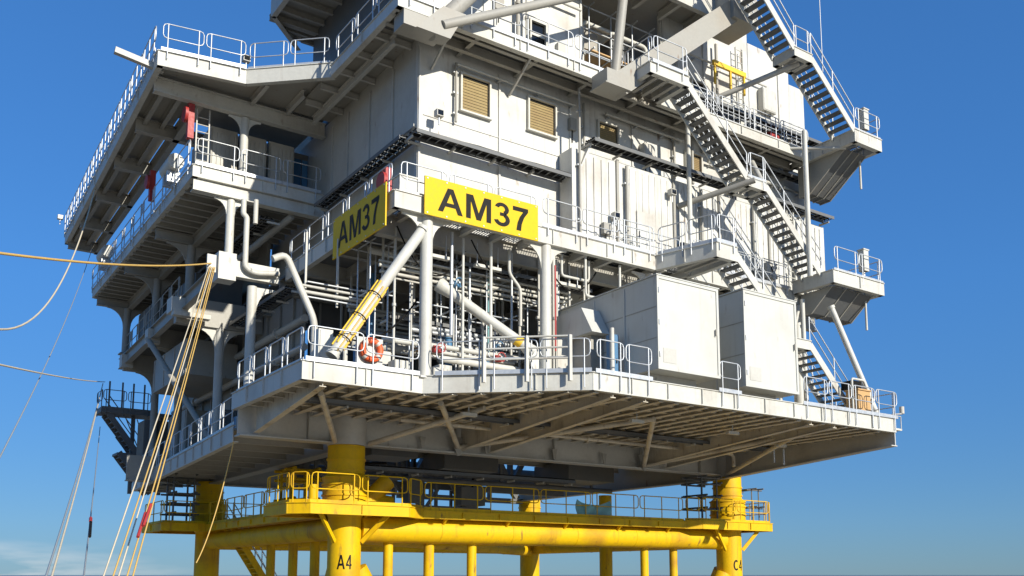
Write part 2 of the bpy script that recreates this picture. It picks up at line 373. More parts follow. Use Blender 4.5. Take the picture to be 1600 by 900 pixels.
def octo(x, y, r, ry=None):
    ry = ry or r; k = 0.42
    return [(x-r,y-ry*k),(x-r*k,y-ry),(x+r*k,y-ry),(x+r,y-ry*k),(x+r,y+ry*k),(x+r*k,y+ry),(x-r*k,y+ry),(x-r,y+ry*k)]
t = T('jacket_walkway', 'yellow steel walkway around the top of the jacket legs', 'walkway', (0, 0, 2.2))
PA = [(-2.6,-0.9),(-2.0,-1.5),(1.9,-1.5),(2.9,-0.75),(2.9,1.4),(-2.6,1.4)]
PC = [(16.9,-0.75),(17.6,-1.2),(22.4,-1.2),(22.6,-1.0),(22.6,1.6),(16.9,1.6)]
PB = [(-2.9,JY-2.2),(2.4,JY-2.2),(2.4,JY+1.6),(-2.9,JY+1.6)]
for P in (PA, PC, PB):
    MB().prism(P, 2.30, 2.42).build('deck_plate', YEL, t)
    fascia(P + P[:1], 2.16, 2.52, t, YEL)
for a, b2 in (((2.93,-0.75),(16.87,0.75)), ((-0.75,1.43),(0.75,JY-2.23)), ((JX-0.75,1.63),(JX+0.75,JY-1)), ((2.43,JY-0.75),(JX-1,JY+0.75))):
    MB().box(a[0],b2[0],a[1],b2[1],2.27,2.36).build('deck_plate', YEL, t)
fascia([(2.93,-0.76),(16.87,-0.76)], 2.18, 2.46, t, YEL)
fascia([(0.76,1.43),(0.76,JY-2.23)][::-1], 2.18, 2.46, t, YEL); fascia([(-0.76,JY-2.23),(-0.76,1.43)], 2.18, 2.46, t, YEL)
for x in (4, 7, 10, 13, 16):
    MB().bar((x,-0.7,2.2),(x,-0.3,1.9),0.08,0.12).build('bracket', YEL, t)
for x, y in ((-1.5,-1.2),(1.2,-1.2),(18.8,-0.9),(21.8,-0.9)):
    s = 0 if x < 5 else JX
    MB().bar((x,y,2.2),(s + (x-s)*0.4,-0.45,1.2),0.1,0.16).build('bracket', YEL, t)
rail('yellow guard rail curving around the jacket leg lettered A4', [(2.85,-0.8,2.5),(1.9,-1.45,2.5),(-2.0,-1.45,2.5),(-2.55,-0.9,2.5),(-2.55,1.35,2.5)], YEL)
rail('long yellow guard rail above the front jacket beam', [(2.95,-0.72,2.46),(16.85,-0.72,2.46)], YEL, pan=3.0)
rail('yellow guard rail around the jacket leg lettered C4', [(16.95,-0.7,2.5),(17.6,-1.15,2.5),(22.35,-1.15,2.5),(22.55,-0.9,2.5),(22.55,1.5,2.5)], YEL, pan=2.2)
rail('shaded yellow guard rail on the left rear jacket leg platform', [(2.3,JY-2.15,2.5),(-2.85,JY-2.15,2.5),(-2.85,JY+1.5,2.5)], YEL)
rail('shaded yellow guard rail on the left side jacket walkway', [(-0.72,JY-2.4,2.46),(-0.72,1.5,2.46)], YEL)
# teal tarpaulin tied to the long rail
g = MB(); W = 12
for i in range(W):
    for j in range(6):
        pass
vs = []; fs = []
for i in range(W+1):
    for j in range(7):
        u = i/W; v = j/6
        vs.append((10.6 + 1.9*u, -0.60 + 0.09*math.sin(u*9+v*4) + 0.12*v*(1-v), 3.25 - v*0.75 - 0.22*(1-(2*u-1)**2)*(1-v)))
for i in range(W):
    for j in range(6): fs.append((i*7+j,(i+1)*7+j,(i+1)*7+j+1,i*7+j+1))
g.add(vs, fs, True); g.add([(x,y+0.02,z) for x,y,z in vs], fs, True)
tag(g.build('tarpaulin', TEAL), 'teal tarpaulin hung on the long yellow walkway rail', 'tarpaulin')
# scaffold stack beside rear left leg
def scaffold(label, xs, ys, zs, m=GALV, r=0.03, boards=(), group=None):
    t = T('scaffold', label, 'scaffold', (xs[0], ys[0], zs[0]), group)
    for x in xs:
        for y in ys: MB().tube((x,y,zs[0]),(x,y,zs[-1]),r,6).build('upright', m, t)
    for z in zs[1:]:
        for y in ys: MB().tube((xs[0]-0.3,y+0.05,z),(xs[-1]+0.3,y+0.05,z),r,6).build('ledger', m, t)
        for x in xs: MB().tube((x+0.05,ys[0]-0.3,z+0.06),(x+0.05,ys[-1]+0.3,z+0.06),r,6).build('transom', m, t)
    for z in boards: MB().box(xs[0],xs[-1],ys[0],ys[-1],z+0.1,z+0.15).build('board', WOOD, t)
    return t
scaffold('dark scaffold tower left of the rear yellow jacket leg', (-2.3,-1.3), (JY-1.8,JY-0.6), (2.5,3.0,3.5,4.0,4.5,4.9), DARK, 0.05)
scaffold('dark scaffold left of the jacket leg lettered C4', (17.9,18.9), (-0.9,0.1), (2.5,3.1,3.7,4.3,4.6), DARK, 0.045)
scaffold('thin scaffold right of the jacket leg lettered C4', (21.7,22.2), (-0.6,0.6), (2.5,3.3,4.2), DARK, 0.035)
scaffold('yellow pipe frame between the two left jacket legs', (0.2,1.3), (6.0,7.2), (2.4,3.2,4.1,4.5), YEL, 0.07)
# stairway between the two left legs
def stair(label, a, b, y0, y1, m=WHITE, tm=DARK, rails=True, group=None, sides=(0, 1)):
    (xa, za), (xb, zb) = a, b                           # a is the top
    t = T('stair_flight', label, 'stairs', (xa, y0, zb), group)
    for y in (y0, y1): MB().bar((xa,y,za-0.12),(xb,y,zb-0.02),0.05,0.30).build('stringer', m, t)
    n = max(2, int(round((za - zb) / 0.235)))
    for i in range(1, n):
        x = xa + (xb-xa)*i/n; z = za + (zb-za)*i/n
        MB().box(x-0.16,x+0.15,min(y0,y1)+0.03,max(y0,y1)-0.03,z-0.05,z).build('tread', tm, t)
    if rails:
        for k in sides:
            y = (y0, y1)[k]
            for h in (0.55, 1.05):
                MB().tube((xa,y,za+h),(xb,y,zb+h),0.026,6).build('handrail', GALV, t)
            kk = max(2, int(abs(xb-xa)/1.1))
            for i in range(kk + 1):
                f = i/kk; x = xa+(xb-xa)*f; z = za+(zb-za)*f
                MB().tube((x,y,z-0.2),(x,y,z+1.05),0.026,6).build('post', GALV, t)
    return t
stair('shaded yellow stairs descending between the two left jacket legs', (-0.2,2.4), (2.8,-2.2), 12.4, 13.4, YEL, YEL)

# ------------------------------------------------------------------ main deck
t = T('main_deck', 'wide grey cantilevered main deck with exposed beams underneath', 'deck', (0, 0, 5.9))
edge = [(-4.3,0.3),(-4.3,-6.2),(-0.2,-6.2),(4.0,-9.8),(20.1,-9.8)]
MB().prism([(-4.25,-6.15),(-0.2,-6.15),(4.0,-9.75),(20.05,-9.75),(20.05,-0.2),(-4.25,-0.2)], 6.19, 6.27).build('deck_plate', UNDER, t)
MB().prism([(-0.5,0.2),(20.0,0.2),(20.0,7.4),(-0.5,7.4)], 6.0, 6.08).build('deck_plate', MID, t)
MB().prism([(-0.5,7.45),(2.4,7.45),(2.4,17.4),(-0.5,17.4)], 6.0, 6.08).build('deck_plate', MID, t)
fascia(edge, 5.86, 6.42, t, WHITE, stiff=1.55)
g = MB(); g.box(-4.2,20.0,-0.03,0.03,4.92,5.95); g.box(-4.2,20.0,-0.28,0.28,4.86,4.915); g.box(-4.2,20.0,-0.2,0.2,5.96,5.99)
for x in (-1.6,4.7,9.7,14.75,18.6): g.box(x-0.012,x+0.012,-0.2,-0.035,4.93,5.94)
g.build('front_girder', GREY, t)
g = MB(); g.plate([(20.1,0.28,4.66),(20.1,-9.8,5.3),(20.1,-9.8,6.4),(20.1,0.28,6.4)], (-0.05,0,0))
g.plate([(20.2,0.28,4.66),(20.2,-9.8,5.3),(19.8,-9.8,5.3),(19.8,0.28,4.66)], (0,0,-0.04)); g.build('end_girder', GREY, t)
g = MB(); g.box(19.97,20.03,0.3,17.3,4.72,5.97); g.box(19.75,20.25,0.3,17.3,4.66,4.715); g.build('side_girder', MID, t)
g = MB(); g.box(-0.03,0.03,0.3,17.3,4.72,5.97); g.box(-0.25,0.25,0.3,17.3,4.66,4.715); g.build('side_girder', MID, t)
g = MB(); g.box(-4.2,11.0,16.97,17.03,4.72,5.97); g.box(-4.2,11.0,16.75,17.25,4.66,4.715); g.build('rear_girder', MID, t)
MB().box(11.05,20,16.8,17.2,4.5,4.8).build('rear_truss_chord', DARK, t)
MB().box(11.05,20,16.8,17.2,7.6,7.9).build('rear_truss_chord', DARK, t)
for a, b2 in ((11.3,13.2),(15.2,13.4),(15.4,17.4),(19.6,17.6)):
    MB().bar((a,17,4.8),(b2,17,7.6),0.32,0.32).build('rear_truss_diagonal', DARK, t)
for x in (13.3, 15.3, 17.5): MB().box(x-0.12,x+0.12,16.9,17.1,4.8,7.6).build('rear_truss_post', DARK, t)
def front_y(x): return -6.1 if x < -0.2 else (-6.1 - (x+0.2)*3.6/4.2 if x < 4 else -9.7)
x = -3.6
while x < 19.8:
    y = front_y(x); g = MB()
    big = int((x+3.6)/0.71+0.1) % 14 in (0, 12); zb = 5.15 if big else 5.94; ze = 5.72 if big else 5.80
    g.plate([(x-0.012,-0.25,zb-0.14),(x-0.012,y,ze),(x-0.012,y,6.18),(x-0.012,-0.25,6.18)], (0.024,0,0))
    g.plate([(x-0.11,-0.25,zb-0.14),(x+0.11,-0.25,zb-0.14),(x+0.11,y,ze),(x-0.11,y,ze)], (0,0,-0.025))
    g.build('cantilever_beam', UNDER, t)
    x += 0.71
for y in (-0.9,-1.9,-2.9,-3.9,-4.9,-5.8,-6.8,-7.8,-8.9):
    x0 = -4.2 if y > -6.1 else (-0.2 - (y+6.15)*4.2/3.6 + 0.25)
    MB().ibeam((x0,y,5.99),(20.0,y,5.99),0.30,0.14,0.02).build('stringer', UNDER, t)
for p, q in (((4.7,-0.35,5.1),(0.85,-5.6,5.72)),((14.75,-0.35,5.0),(9.0,-7.2,5.72)),((14.75,-0.35,5.0),(16.6,-7.6,5.72)),((4.75,-0.35,5.1),(9.0,-7.2,5.72)),
             ((0.7,-0.5,4.9),(2.6,-5.6,5.72)),((20.0,-0.6,4.9),(16.6,-7.6,5.72)),((-0.7,-0.5,4.9),(-3.2,-5.0,5.72))):
    MB().tube(p, q, 0.10, 10).build('knee_brace', UNDER, t)
for x in (4.7, 14.75):
    MB().plate([(x-0.35,-0.4,5.5),(x+0.35,-0.4,5.5),(x+0.06,-0.4,4.75),(x-0.06,-0.4,4.75)], (0,0.06,0)).build('node_plate', MID, t)
for x in (3.1, 6.1, 9.6, 12.4):
    MB().plate([(x-0.13,-0.33,5.4),(x+0.13,-0.33,5.4),(x+0.05,-0.33,4.95),(x-0.05,-0.33,4.95)], (0,0.04,0)).build('node_plate', MID, t)
for x in (0, JX):
    MB().tube((x,0,4.81),(x,0,5.95),0.74,24).build('leg_stub', GREY, t)
MB().tube((18.0,-5.2,5.5),(18.0,-5.2,4.9),0.05,8).build('drain_pipe', GALV, t)
MB().tube((18.4,-5.4,5.5),(18.4,-5.4,4.8),0.05,8).build('drain_pipe', GALV, t)
for y in (2.4, 4.8, 7.2):
    MB().ibeam((0.3,y,5.8),(19.7,y,5.8),0.36,0.16,0.02).build('stringer', MID, t)

t = T('side_deck', 'shaded lower side deck along the left of the platform', 'deck', (-4, 0.3, 5))
SP = [(-4.2,0.4),(-0.3,0.4),(-0.3,23.5),(-2.4,23.5)]
MB().prism(SP, 5.12, 5.2).build('deck_plate', MID, t)
fascia([(-2.4,23.5),(-4.2,0.4)], 4.72, 5.3, t, GREY)
fascia([(-0.3,23.5),(-2.4,23.5)], 4.72, 5.3, t, GREY)
for i in range(12):
    y = 1.5 + i*1.95; MB().ibeam((-4.1 + y*0.076,y,4.97),(-0.3,y,4.97),0.3,0.14,0.02).build('joist', MID, t)

# ------------------------------------------------------------------ sign level deck (upper)
def deckbeams(t, xs, y0, y1, z, h, m=GREY, nm='joist'):
    for x in xs: MB().ibeam((x,y0,z),(x,y1,z),h,0.16,0.022).build(nm, m, t)
t = T('sign_level_deck', 'white edged walkway deck carrying the yellow number signs', 'deck', (-1.3, -6.2, Z2))
e2 = [(-1.3,3.4),(-1.3,-6.2),(10.2,-6.2),(11.0,-8.7),(12.1,-8.7),(12.1,-6.2),(22.2,-6.2)]
fascia(e2, 11.95, 12.5, t, WHITE, stiff=1.25)
MB().prism([(-1.2,-4.4),(22.0,-4.4),(22.0,11),(-1.2,11)], 12.25, 12.33).build('deck_plate', DARK, t)
grating(-1.2,22.1,-6.1,-4.45,12.42,t); grating(11.1,12.05,-8.6,-6.2,12.42,t); 
MB().ibeam((-1.2,-4.6,11.9),(22.0,-4.6,11.9),0.8,0.3,0.03).build('edge_girder', MID, t)
for y in (-1.5, 1.5, 4.5, 8): MB().ibeam((-1.2,y,11.95),(22.0,y,11.95),0.6,0.25,0.03).build('girder', MID, t)
deckbeams(t, [-0.4+i*1.25 for i in range(18)], -6.1, -4.7, 12.2, 0.3)
deckbeams(t, [11.3,11.7], -8.6, -6.3, 12.2, 0.3, MID)
deckbeams(t, [0.5+i*1.7 for i in range(13)], -4.3, 10.9, 12.02, 0.4, MID)

# columns and braces of the open level
column('white column under the left end of the right hand sign', 0.0, -6.0, Z1, 11.93, 0.21, 'columns of the open level', haunch=(1,-1), cap=0.75)
column('white column at the right of the yellow sign with cabinet beside it', 4.95, -6.0, Z1, 11.93, 0.21, 'columns of the open level', haunch=(1,-1), cap=0.75)
column('white column half hidden behind the white enclosures', 10.4, -5.6, Z1, 11.93, 0.21, 'columns of the open level', haunch=(1,-1), cap=0.7)
column('white column at the far right behind the lower stairs', 18.9, -6.0, Z1, 11.93, 0.24, 'columns of the open level', haunch=(1,-1), cap=0.7)
brace('white tubular brace wrapped in yellow lashings from column to deck corner', (-0.12,-6.0,11.5), (-3.3,-6.0,6.7), 0.18)
t = T('lashing_straps', 'bundle of yellow lashings wrapped along the lower half of the brace', 'lashing', (-2.7,-6.0,7.6))
pa = V((-1.72,-6.0,9.1)); pb = V((-3.2,-6.0,6.85)); d = (pb-pa).normalized(); ua = d.cross(V((0,1,0))).normalized(); ub = V((0,1,0))
for k in range(8):
    a = 2*math.pi*k/8; o = (ua*math.cos(a) + ub*math.sin(a))*0.215
    MB().tube(pa + o + d*random.uniform(-.25,.15), pb + o*0.95 + d*random.uniform(-.3,.05), 0.026, 6).build('strap', STRAP if k % 3 else ROPEY, t)
for f in (0.1,0.45,0.8):
    c = lerp(pa,pb,f); MB().path([c + 0.25*(ua*math.cos(i*math.pi/8)+ub*math.sin(i*math.pi/8)) for i in range(16)], 0.02, 5, True).build('tie', BLACK, t)
# free ended boom leaning from the foot of the second column
t = T('stowed_boom', 'white stowed boom with flared foot leaning from the column foot', 'boom', (4.95,-5.9,7.2))
p0 = V((4.55,-5.85,7.9)); p1 = V((1.55,-4.3,10.25)); d = (p1-p0).normalized()
MB().tube(p0,p1,0.19,14).build('tube', WHITE, t); MB().tube(p1-d*0.05,p1+d*0.12,0.27,14).build('end_flange', WHITE, t)
MB().tube(p1-d*0.5,p1-d*0.05,0.20,14,0.27).build('end_cone', WHITE, t)
MB().plate([V((4.9,-5.93,6.45)), V((4.9,-5.93,8.0)), p0+d*0.7+V((0,-0.06,0.17)), p0+d*0.7+V((0,-0.06,-0.17)), p0+d*0.3+V((0,-0.06,-0.35))], (0,0.1,0)).build('foot_gusset', WHITE, t)
MB().tube(p0+d*0.55,p0+d*0.8,0.2,14).build('marker_band', STRAP, t)
brace('slim pale brace at the far right below the stair landing', (19.2,-7.6,11.6), (20.8,-8.6,6.6), 0.13, None, WHITE)
column('slim white post behind the bottom stairs at far right', 18.2, -6.9, Z1, 11.9, 0.10, haunch=(), base=True)
brace('thin cross strut behind the bottom stairs', (16.6,-6.6,6.5), (18.6,-6.4,11.8), 0.08, None, GREY, ends=False)

# ------------------------------------------------------------------ main building
t = T('module_building', 'large white plated building block above the yellow signs', 'building', (0.4, -4.5, Z2))
def wallbox(x0,x1,y0,y1,z0,z1,m,nm,ribs=None,holes=()):
    g = MB(); g.box(x0,x1,y0,y1,z0,z1); o = g.build(nm, m, t); return o
wallbox(0.4,8.6,-4.5,-4.3,12.35,19.29,WALL,'front_wall')
wallbox(8.61,22.0,-4.5,-4.3,16.6,19.29,WALL,'front_wall')
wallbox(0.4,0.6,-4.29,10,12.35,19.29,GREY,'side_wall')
wallbox(0.4,0.6,-4.29,5.5,19.35,24.4,DARK,'side_wall')  # upper side wall toned dark to stand in for its shade
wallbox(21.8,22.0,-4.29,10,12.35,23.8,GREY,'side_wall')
wallbox(0.4,8.0,-4.5,-4.3,19.35,24.4,WALL,'front_wall')
wallbox(12.4,18.0,-4.5,-4.3,19.35,26.6,WALL,'front_wall'); wallbox(18.01,20.9,-4.5,-4.3,19.35,25.0,WALL,'front_wall'); wallbox(20.91,22.0,-4.5,-4.3,19.35,23.8,WALL,'front_wall')
wallbox(8.01,12.39,-2.4,-2.2,19.35,24.4,WALL,'recess_wall')
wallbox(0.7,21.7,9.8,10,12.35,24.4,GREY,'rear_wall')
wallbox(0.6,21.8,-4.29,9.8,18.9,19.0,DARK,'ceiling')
for x in (0.46, 3.9, 7.3, 10.6, 13.0, 16.4, 19.3, 21.9):
    MB().box(x-0.04,x+0.04,-4.56,-4.503,16.75 if x > 7 else 12.5,18.9).build('wall_rib', WALL, t)
for x in (0.46, 3.2, 5.2, 7.9, 12.5, 15, 17.6, 20.1): MB().box(x-0.04,x+0.04,-4.56,-4.503,19.45,24.35).build('wall_rib', WALL, t)
for y in (-2.6,-0.6,1.4,3.0): MB().box(0.34,0.397,y-0.05,y+0.05,12.5,18.9).build('wall_rib', GREY, t)
MB().box(0.3,0.33,-4.4,3.2,15.9,16.0).build('wall_rail', GREY, t)
MB().box(0.62,6.8,-4.53,-4.503,16.38,16.42).build('panel_joint', WALL, t)
def window(x0,x1,z0,z1,y,m,label=None,split=False,fr=WHITE):
    w0 = T('window', '', '', (x0,y,z0)); del w0['label']; del w0['category']
    bpy.data.objects.remove(w0)
    g = MB(); a = 0.07
    g.box(x0-a,x1+a,y-0.14,y-0.004,z1,z1+a); g.box(x0-a-.03,x1+a+.03,y-0.17,y-0.004,z0-a,z0); g.box(x0-a,x0,y-0.14,y-0.004,z0,z1); g.box(x1,x1+a,y-0.14,y-0.004,z0,z1)
    if m is TAN:
        sl = MB(); ns = 11
        for i in range(ns):
            z = z0+.05+(z1-z0-.1)*i/ns; hh = (z1-z0-.1)/ns
            sl.add([(x0+.04,y-.035,z),(x1-.04,y-.035,z),(x1-.04,y-.016,z+hh*.95),(x0+.04,y-.016,z+hh*.95)],[(0,1,2,3)])
    if split: g.box(x0,x1,y-0.05,y-0.01,(z0+z1)/2-0.05,(z0+z1)/2+0.05)
    wd = g.build('window', fr, t, label)
    MB().box(x0,x1,y-0.012,y-0.003,z0,z1).build('back_panel' if m is TAN else 'pane', DARK if m is TAN else m, wd)
    if m is TAN: sl.build('blind_slats', TAN, wd)
    g = MB(); e = 0.035; g.box(x0,x0+e,y-.03,y-.013,z0,z1); g.box(x1-e,x1,y-.03,y-.013,z0,z1); g.box(x0+e,x1-e,y-.03,y-.013,z0,z0+e); g.box(x0+e,x1-e,y-.03,y-.013,z1-e,z1); g.build('gasket', BLACK, wd)
window(2.2,3.4,17.0,18.4,-4.5,TAN); window(5.25,6.5,17.1,18.4,-4.5,TAN)
window(8.75,9.75,17.35,18.4,-4.5,TAN); window(13.7,14.6,17.4,18.4,-4.5,TAN)
window(5.35,6.05,20.65,21.65,-4.5,GLASSD,'black square window',True)
window(14.2,15.0,20.9,21.9,-4.5,GLASSD)
# door on side wall
g = MB(); g.box(0.30,0.395,-0.1,0.9,12.5,14.6); dr = g.build('door', MID, t); MB().box(0.24,0.295,0.0,0.06,13.4,13.6).build('handle', BLACK, dr)

# right hand lower modules standing proud
t = T('equipment_modules', 'row of white ribbed steel modules right of the sign', 'module', (6.7, -5.35, Z2))
xs = [6.7, 9.0, 12.1, 14.8, 18.0, 22.0]
for a, b2 in zip(xs, xs[1:]):
    g = MB(); g.box(a+0.03,b2-0.03,-5.35,-4.55,12.46,16.45)
    k = int((b2-a)/0.33)
    if a in (9.0, 14.8):
        for i in range(1,k): 
            x = a + (b2-a)*i/k; g.box(x-0.012,x+0.012,-5.37,-5.353,12.6,16.3)
    else:
        for i in range(1,k):
            x = a + (b2-a)*i/k; g.box(x-0.05,x+0.05,-5.39,-5.353,12.6,16.3)
    g.build('module_wall', WALL, t)
for x in xs[1:-1]: MB().box(x-0.06,x+0.06,-5.43,-5.36,12.47,16.5).build('corner_post', MID, t)
for a, b2, z0, z1 in ((10.0,11.0,12.6,14.6),(15.7,16.7,12.6,14.6)):
    g = MB(); g.box(a,b2,-5.42,-5.372,z0,z1); dd = g.build('door', WALL, t); MB().box(a+.08,a+.13,-5.47,-5.42,z0+.9,z0+1.15).build('handle', BLACK, dd)

# cable trays
def tray(label, pts, wd=0.55, m=DARK, stuff=True):
    t = T('cable_tray', label, 'cable tray', pts[0])
    pts = [V(p) for p in pts]
    for a, b2 in zip(pts, pts[1:]):
        d = (b2-a).normalized(); s = V((0,0,1)).cross(d).normalized()*wd/2
        for k in (-1, 1): MB().bar(a+s*k, b2+s*k, 0.03, 0.14).build('side_rail', DARK if m is DARK else GALV, t)
        L = (b2-a).length; n = int(L/0.34)
        for i in range(n+1):
            c = a + d*L*i/max(n,1); MB().bar(c - s, c + s, 0.04, 0.03).build('rung', DARK if m is DARK else GALV, t)
        for j in range(5):
            o = s*(-0.7+0.35*j) + V((0,0,0.05))
            q = [a + o + d*L*i/8 + V((random.uniform(-.02,.02),random.uniform(-.02,.02),random.uniform(0,.05))) for i in range(9)]
            MB().path(q, random.choice((0.03,0.04,0.055)), 6).build('cable', BLACK, t)
        n = max(1,int(L/1.6))
        for i in range(n+1):
            c = a + d*L*i/n; wy = V((0,0.55,0)) if abs(d.x) > 0.5 else V((0.55,0,0))
            MB().bar(c + V((0,0,-0.1)), c + wy + V((0,0,-0.1)), 0.06, 0.08).build('bracket', GREY, t)
    return t
tray('dark cable tray along the white wall above the sign', [(-0.05,-5.0,15.3),(6.9,-5.0,15.3)], 0.6)
tray('dark cable tray along the shaded left wall', [(-0.05,-4.6,15.25),(-0.05,3.0,15.25)], 0.6)
tray('long dark cable tray on top of the ribbed modules', [(7.4,-5.65,16.75),(22.0,-5.65,16.75)], 0.6)
tray('dark cable tray climbing under the upper stairs', [(11.5,-5.2,20.6),(22.0,-5.2,20.6)], 0.7)
tray('cable tray hanging under the sign deck above the open level', [(0.8,-4.2,11.2),(8.4,-4.2,11.2)], 0.5)
tray('cable tray in the dark middle of the open level', [(0.5,-2.2,9.4),(9.5,-2.2,9.4)], 0.5)
t = T('conduit_riser', 'white panel riser linking the two cable trays', 'conduit', (6.95,-5.0,15.3))
MB().plate([(6.9,-5.3,15.2),(7.5,-5.6,16.75),(7.5,-4.55,16.75),(6.9,-4.55,15.2)], (0.06,0,-0.03)).build('cover', WALL, t)

# ------------------------------------------------------------------ roof walkway deck level
t = T('roof_walkway_deck', 'grey walkway deck above the windows with open grating', 'deck', (-1.3, -6.2, Z3))
e3 = [(-1.3,-0.7),(-1.3,-6.2),(8.6,-6.2),(8.6,-7.85),(10.6,-7.85),(10.6,-6.2),(20.2,-6.2),(20.2,-6.25)]
fascia(e3[:-1], 19.02, 19.42, t, WHITE, stiff=2.2)
MB().box(-1.25,20.1,-6.15,-4.31,19.30,19.345).build('deck_plate', DARK, t); grating(8.65,10.55,-7.8,-6.2,19.36,t)  # plate colour darkened to paint in the shaded underside
g = MB()
MB().box(-1.25,0.61,-4.3,3.4,19.30,19.345).build('deck_plate', MID, t)
deckbeams(t, [-0.6+i*2.6 for i in range(9)], -6.1, -4.55, 19.15, 0.26, MID)
MB().ibeam((-1.2,-5.8,19.14),(20.0,-5.8,19.14),0.3,0.16,0.02).build('stringer', MID, t)
deckbeams(t, [9.1,9.6,10.1], -7.75, -6.3, 19.12, 0.26, MID)
MB().ibeam((-1.2,-5.1,19.1),(20.0,-5.1,19.1),0.34,0.18,0.02).build('stringer', MID, t)
MB().ibeam((-0.5,-4.4,18.95),(-0.5,3.0,18.95),0.34,0.16,0.02).build('stringer', GREY, t)
for i in range(5): 
    y = -4 + i*1.5; MB().ibeam((-1.25,y,19.15),(0.38,y,19.15),0.24,0.12,0.02).build('joist', GREY, t)
for x in (0.9, 4.3): MB().bar((x,-6.1,19.1),(x+0.02,-4.56,18.2),0.07,0.1).build('bracket', GREY, t)

# top deck
t = T('top_deck', 'highest deck with dark chamfered underside at the top edge', 'deck', (0, 0, Z4))
TP = [(-1.9,-6.2),(14.0,-6.2),(14.0,6.5),(0.0,6.5),(-1.9,4.6)]
MB().prism(TP, 24.45, 24.7).build('deck_plate', MID, t)
fascia([(0.0,6.5),(-1.9,4.6),(-1.9,-6.2),(14.0,-6.2)], 24.0, 25.1, t, GREY, stiff=2.5)
deckbeams(t, [0.2+i*1.5 for i in range(10)], -6.1, -4.6, 24.22, 0.35)
for i in range(12):
    y = -5.3+i*0.95
    MB().ibeam((-1.8,y,24.28),(0.35,y,24.28),0.28,0.14,0.02).build('joist', MID, t)
for i in range(3): MB().ibeam((-1.8+i*0.9,5.0+i*0.5,24.28),(6,5.0+i*0.5,24.28),0.28,0.14,0.02).build('joist', MID, t)
# trusswork in front of the upper storey, shade painted in as mid grey
brace('thick shade-darkened white brace rising from the building corner to the top', (-0.3,-6.5,18.2), (4.9,-6.5,24.5), 0.28, 'upper braces', MID, ends=False)
brace('slim shade-darkened white brace running up right from the building corner', (0.1,-6.75,18.5), (10.6,-6.75,24.3), 0.16, 'upper braces', MID, ends=False)
brace('shade-darkened white upright between the two upper diagonal braces', (7.95,-6.45,18.7), (8.75,-6.45,24.3), 0.19, 'upper braces', MID, ends=False)
t = T('brace_node', 'shade-darkened steel node joining the two braces at the building corner', 'node', (0,-6,18.6))
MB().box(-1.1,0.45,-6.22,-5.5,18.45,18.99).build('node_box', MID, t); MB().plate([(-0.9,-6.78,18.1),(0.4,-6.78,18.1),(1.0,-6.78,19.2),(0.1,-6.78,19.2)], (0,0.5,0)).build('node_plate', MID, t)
t = T('box_brace', 'heavy square shade-darkened brace below the top right corner', 'brace', (8.0,-6.3,18.7))
MB().bar((7.75,-6.85,18.6),(14.6,-6.85,24.25),0.55,0.9).build('box_section', MID, t)  # darker grey puts the shade on the brace into its colour
t = T('brace_shoe', 'shade-darkened steel shoe receiving the heavy box brace at the walkway edge', 'node', (7.5,-6.6,18.6))
MB().box(7.0,8.1,-7.2,-6.29,18.42,19.0).build('shoe', MID, t); MB().box(6.9,8.2,-7.24,-6.27,18.37,18.415).build('base_flange', MID, t)  # same shade tone as the brace
t = T('box_pillar', 'massive square shade-darkened pillar at the top beside the highest stairs', 'pillar', (14.6,-6.4,23.9))
MB().box(14.0,15.5,-7.3,-5.6,23.5,30).build('shaft', MID, t)  # pillar in shade, so the shade is painted as a darker grey

# ------------------------------------------------------------------ right stairs and landings
YO, YI = -8.6, -7.5
def landing(label, x0, x1, z, y0=YO, y1=YI, deep=0.32, m=WHITE, ends=True, group=None):
    t = T('stair_landing', label, 'landing', (x0,y0,z), group)
    fascia([(x0,y1),(x0,y0),(x1,y0),(x1,y1),(x0,y1)] if ends else [(x0,y0),(x1,y0)], z-deep, z+0.04, t, m)
    grating(x0+0.05,x1-0.05,y0+0.05,y1-0.05,z,t)
    n = max(2,int((x1-x0)/0.8))
    for i in range(1,n):
        x = x0+(x1-x0)*i/n; MB().ibeam((x,y0+0.05,z-0.17),(x,y1-0.05,z-0.17),0.2,0.1,0.015).build('joist', GREY, t)
    return t
stair('upper part of the highest stair flight beside the grey pillar', (13.1,25.2),(16.2,22.15),YO,YI)
landing('small landing halfway down the highest stairs', 16.2,17.3,22.15)
stair('lower part of the highest stair flight against blue sky', (17.3,22.15),(20.1,19.55),YO,YI)
landing('upper right end landing overhanging against the sky', 20.1,22.0,19.55,YO,-5.2,0.5)
stair('upper part of the middle stair flight before the ribbed modules', (10.6,19.3),(13.9,16.1),-7.8,-6.8)
landing('small landing halfway down the middle stairs', 13.9,15.0,16.1,-7.8,-6.8)
stair('lower part of the middle stair flight reaching the lower right landing', (15.0,16.1),(18.4,12.85),-7.8,-6.8)
landing('lower right end landing overhanging against the sky', 18.4,21.9,12.85,-8.4,-6.32,0.5)
stair('upper part of the lowest stair flight above the white enclosures', (12.1,12.45),(15.3,9.4),YO,YI)
landing('small landing behind the right white enclosure', 15.3,16.4,9.4)
stair('bottom stair flight landing on the main deck at right', (16.4,9.4),(19.4,6.35),YO,YI)
rail('white guard rail around the upper right end landing', [(20.15,-8.62,19.55),(22.0,-8.62,19.55),(22.0,-5.3,19.55)], pan=1.3)
rail('white guard rail around the lower right end landing', [(18.45,-8.43,12.85),(21.9,-8.43,12.85),(21.9,-6.4,12.85)], pan=1.4)
rail('guard rail of the halfway landing on the highest stairs', [(16.2,-8.57,22.15),(17.3,-8.57,22.15)], pan=1.2)
rail('guard rail of the halfway landing on the middle stairs', [(13.9,-7.85,16.1),(15.0,-7.85,16.1)], pan=1.2)
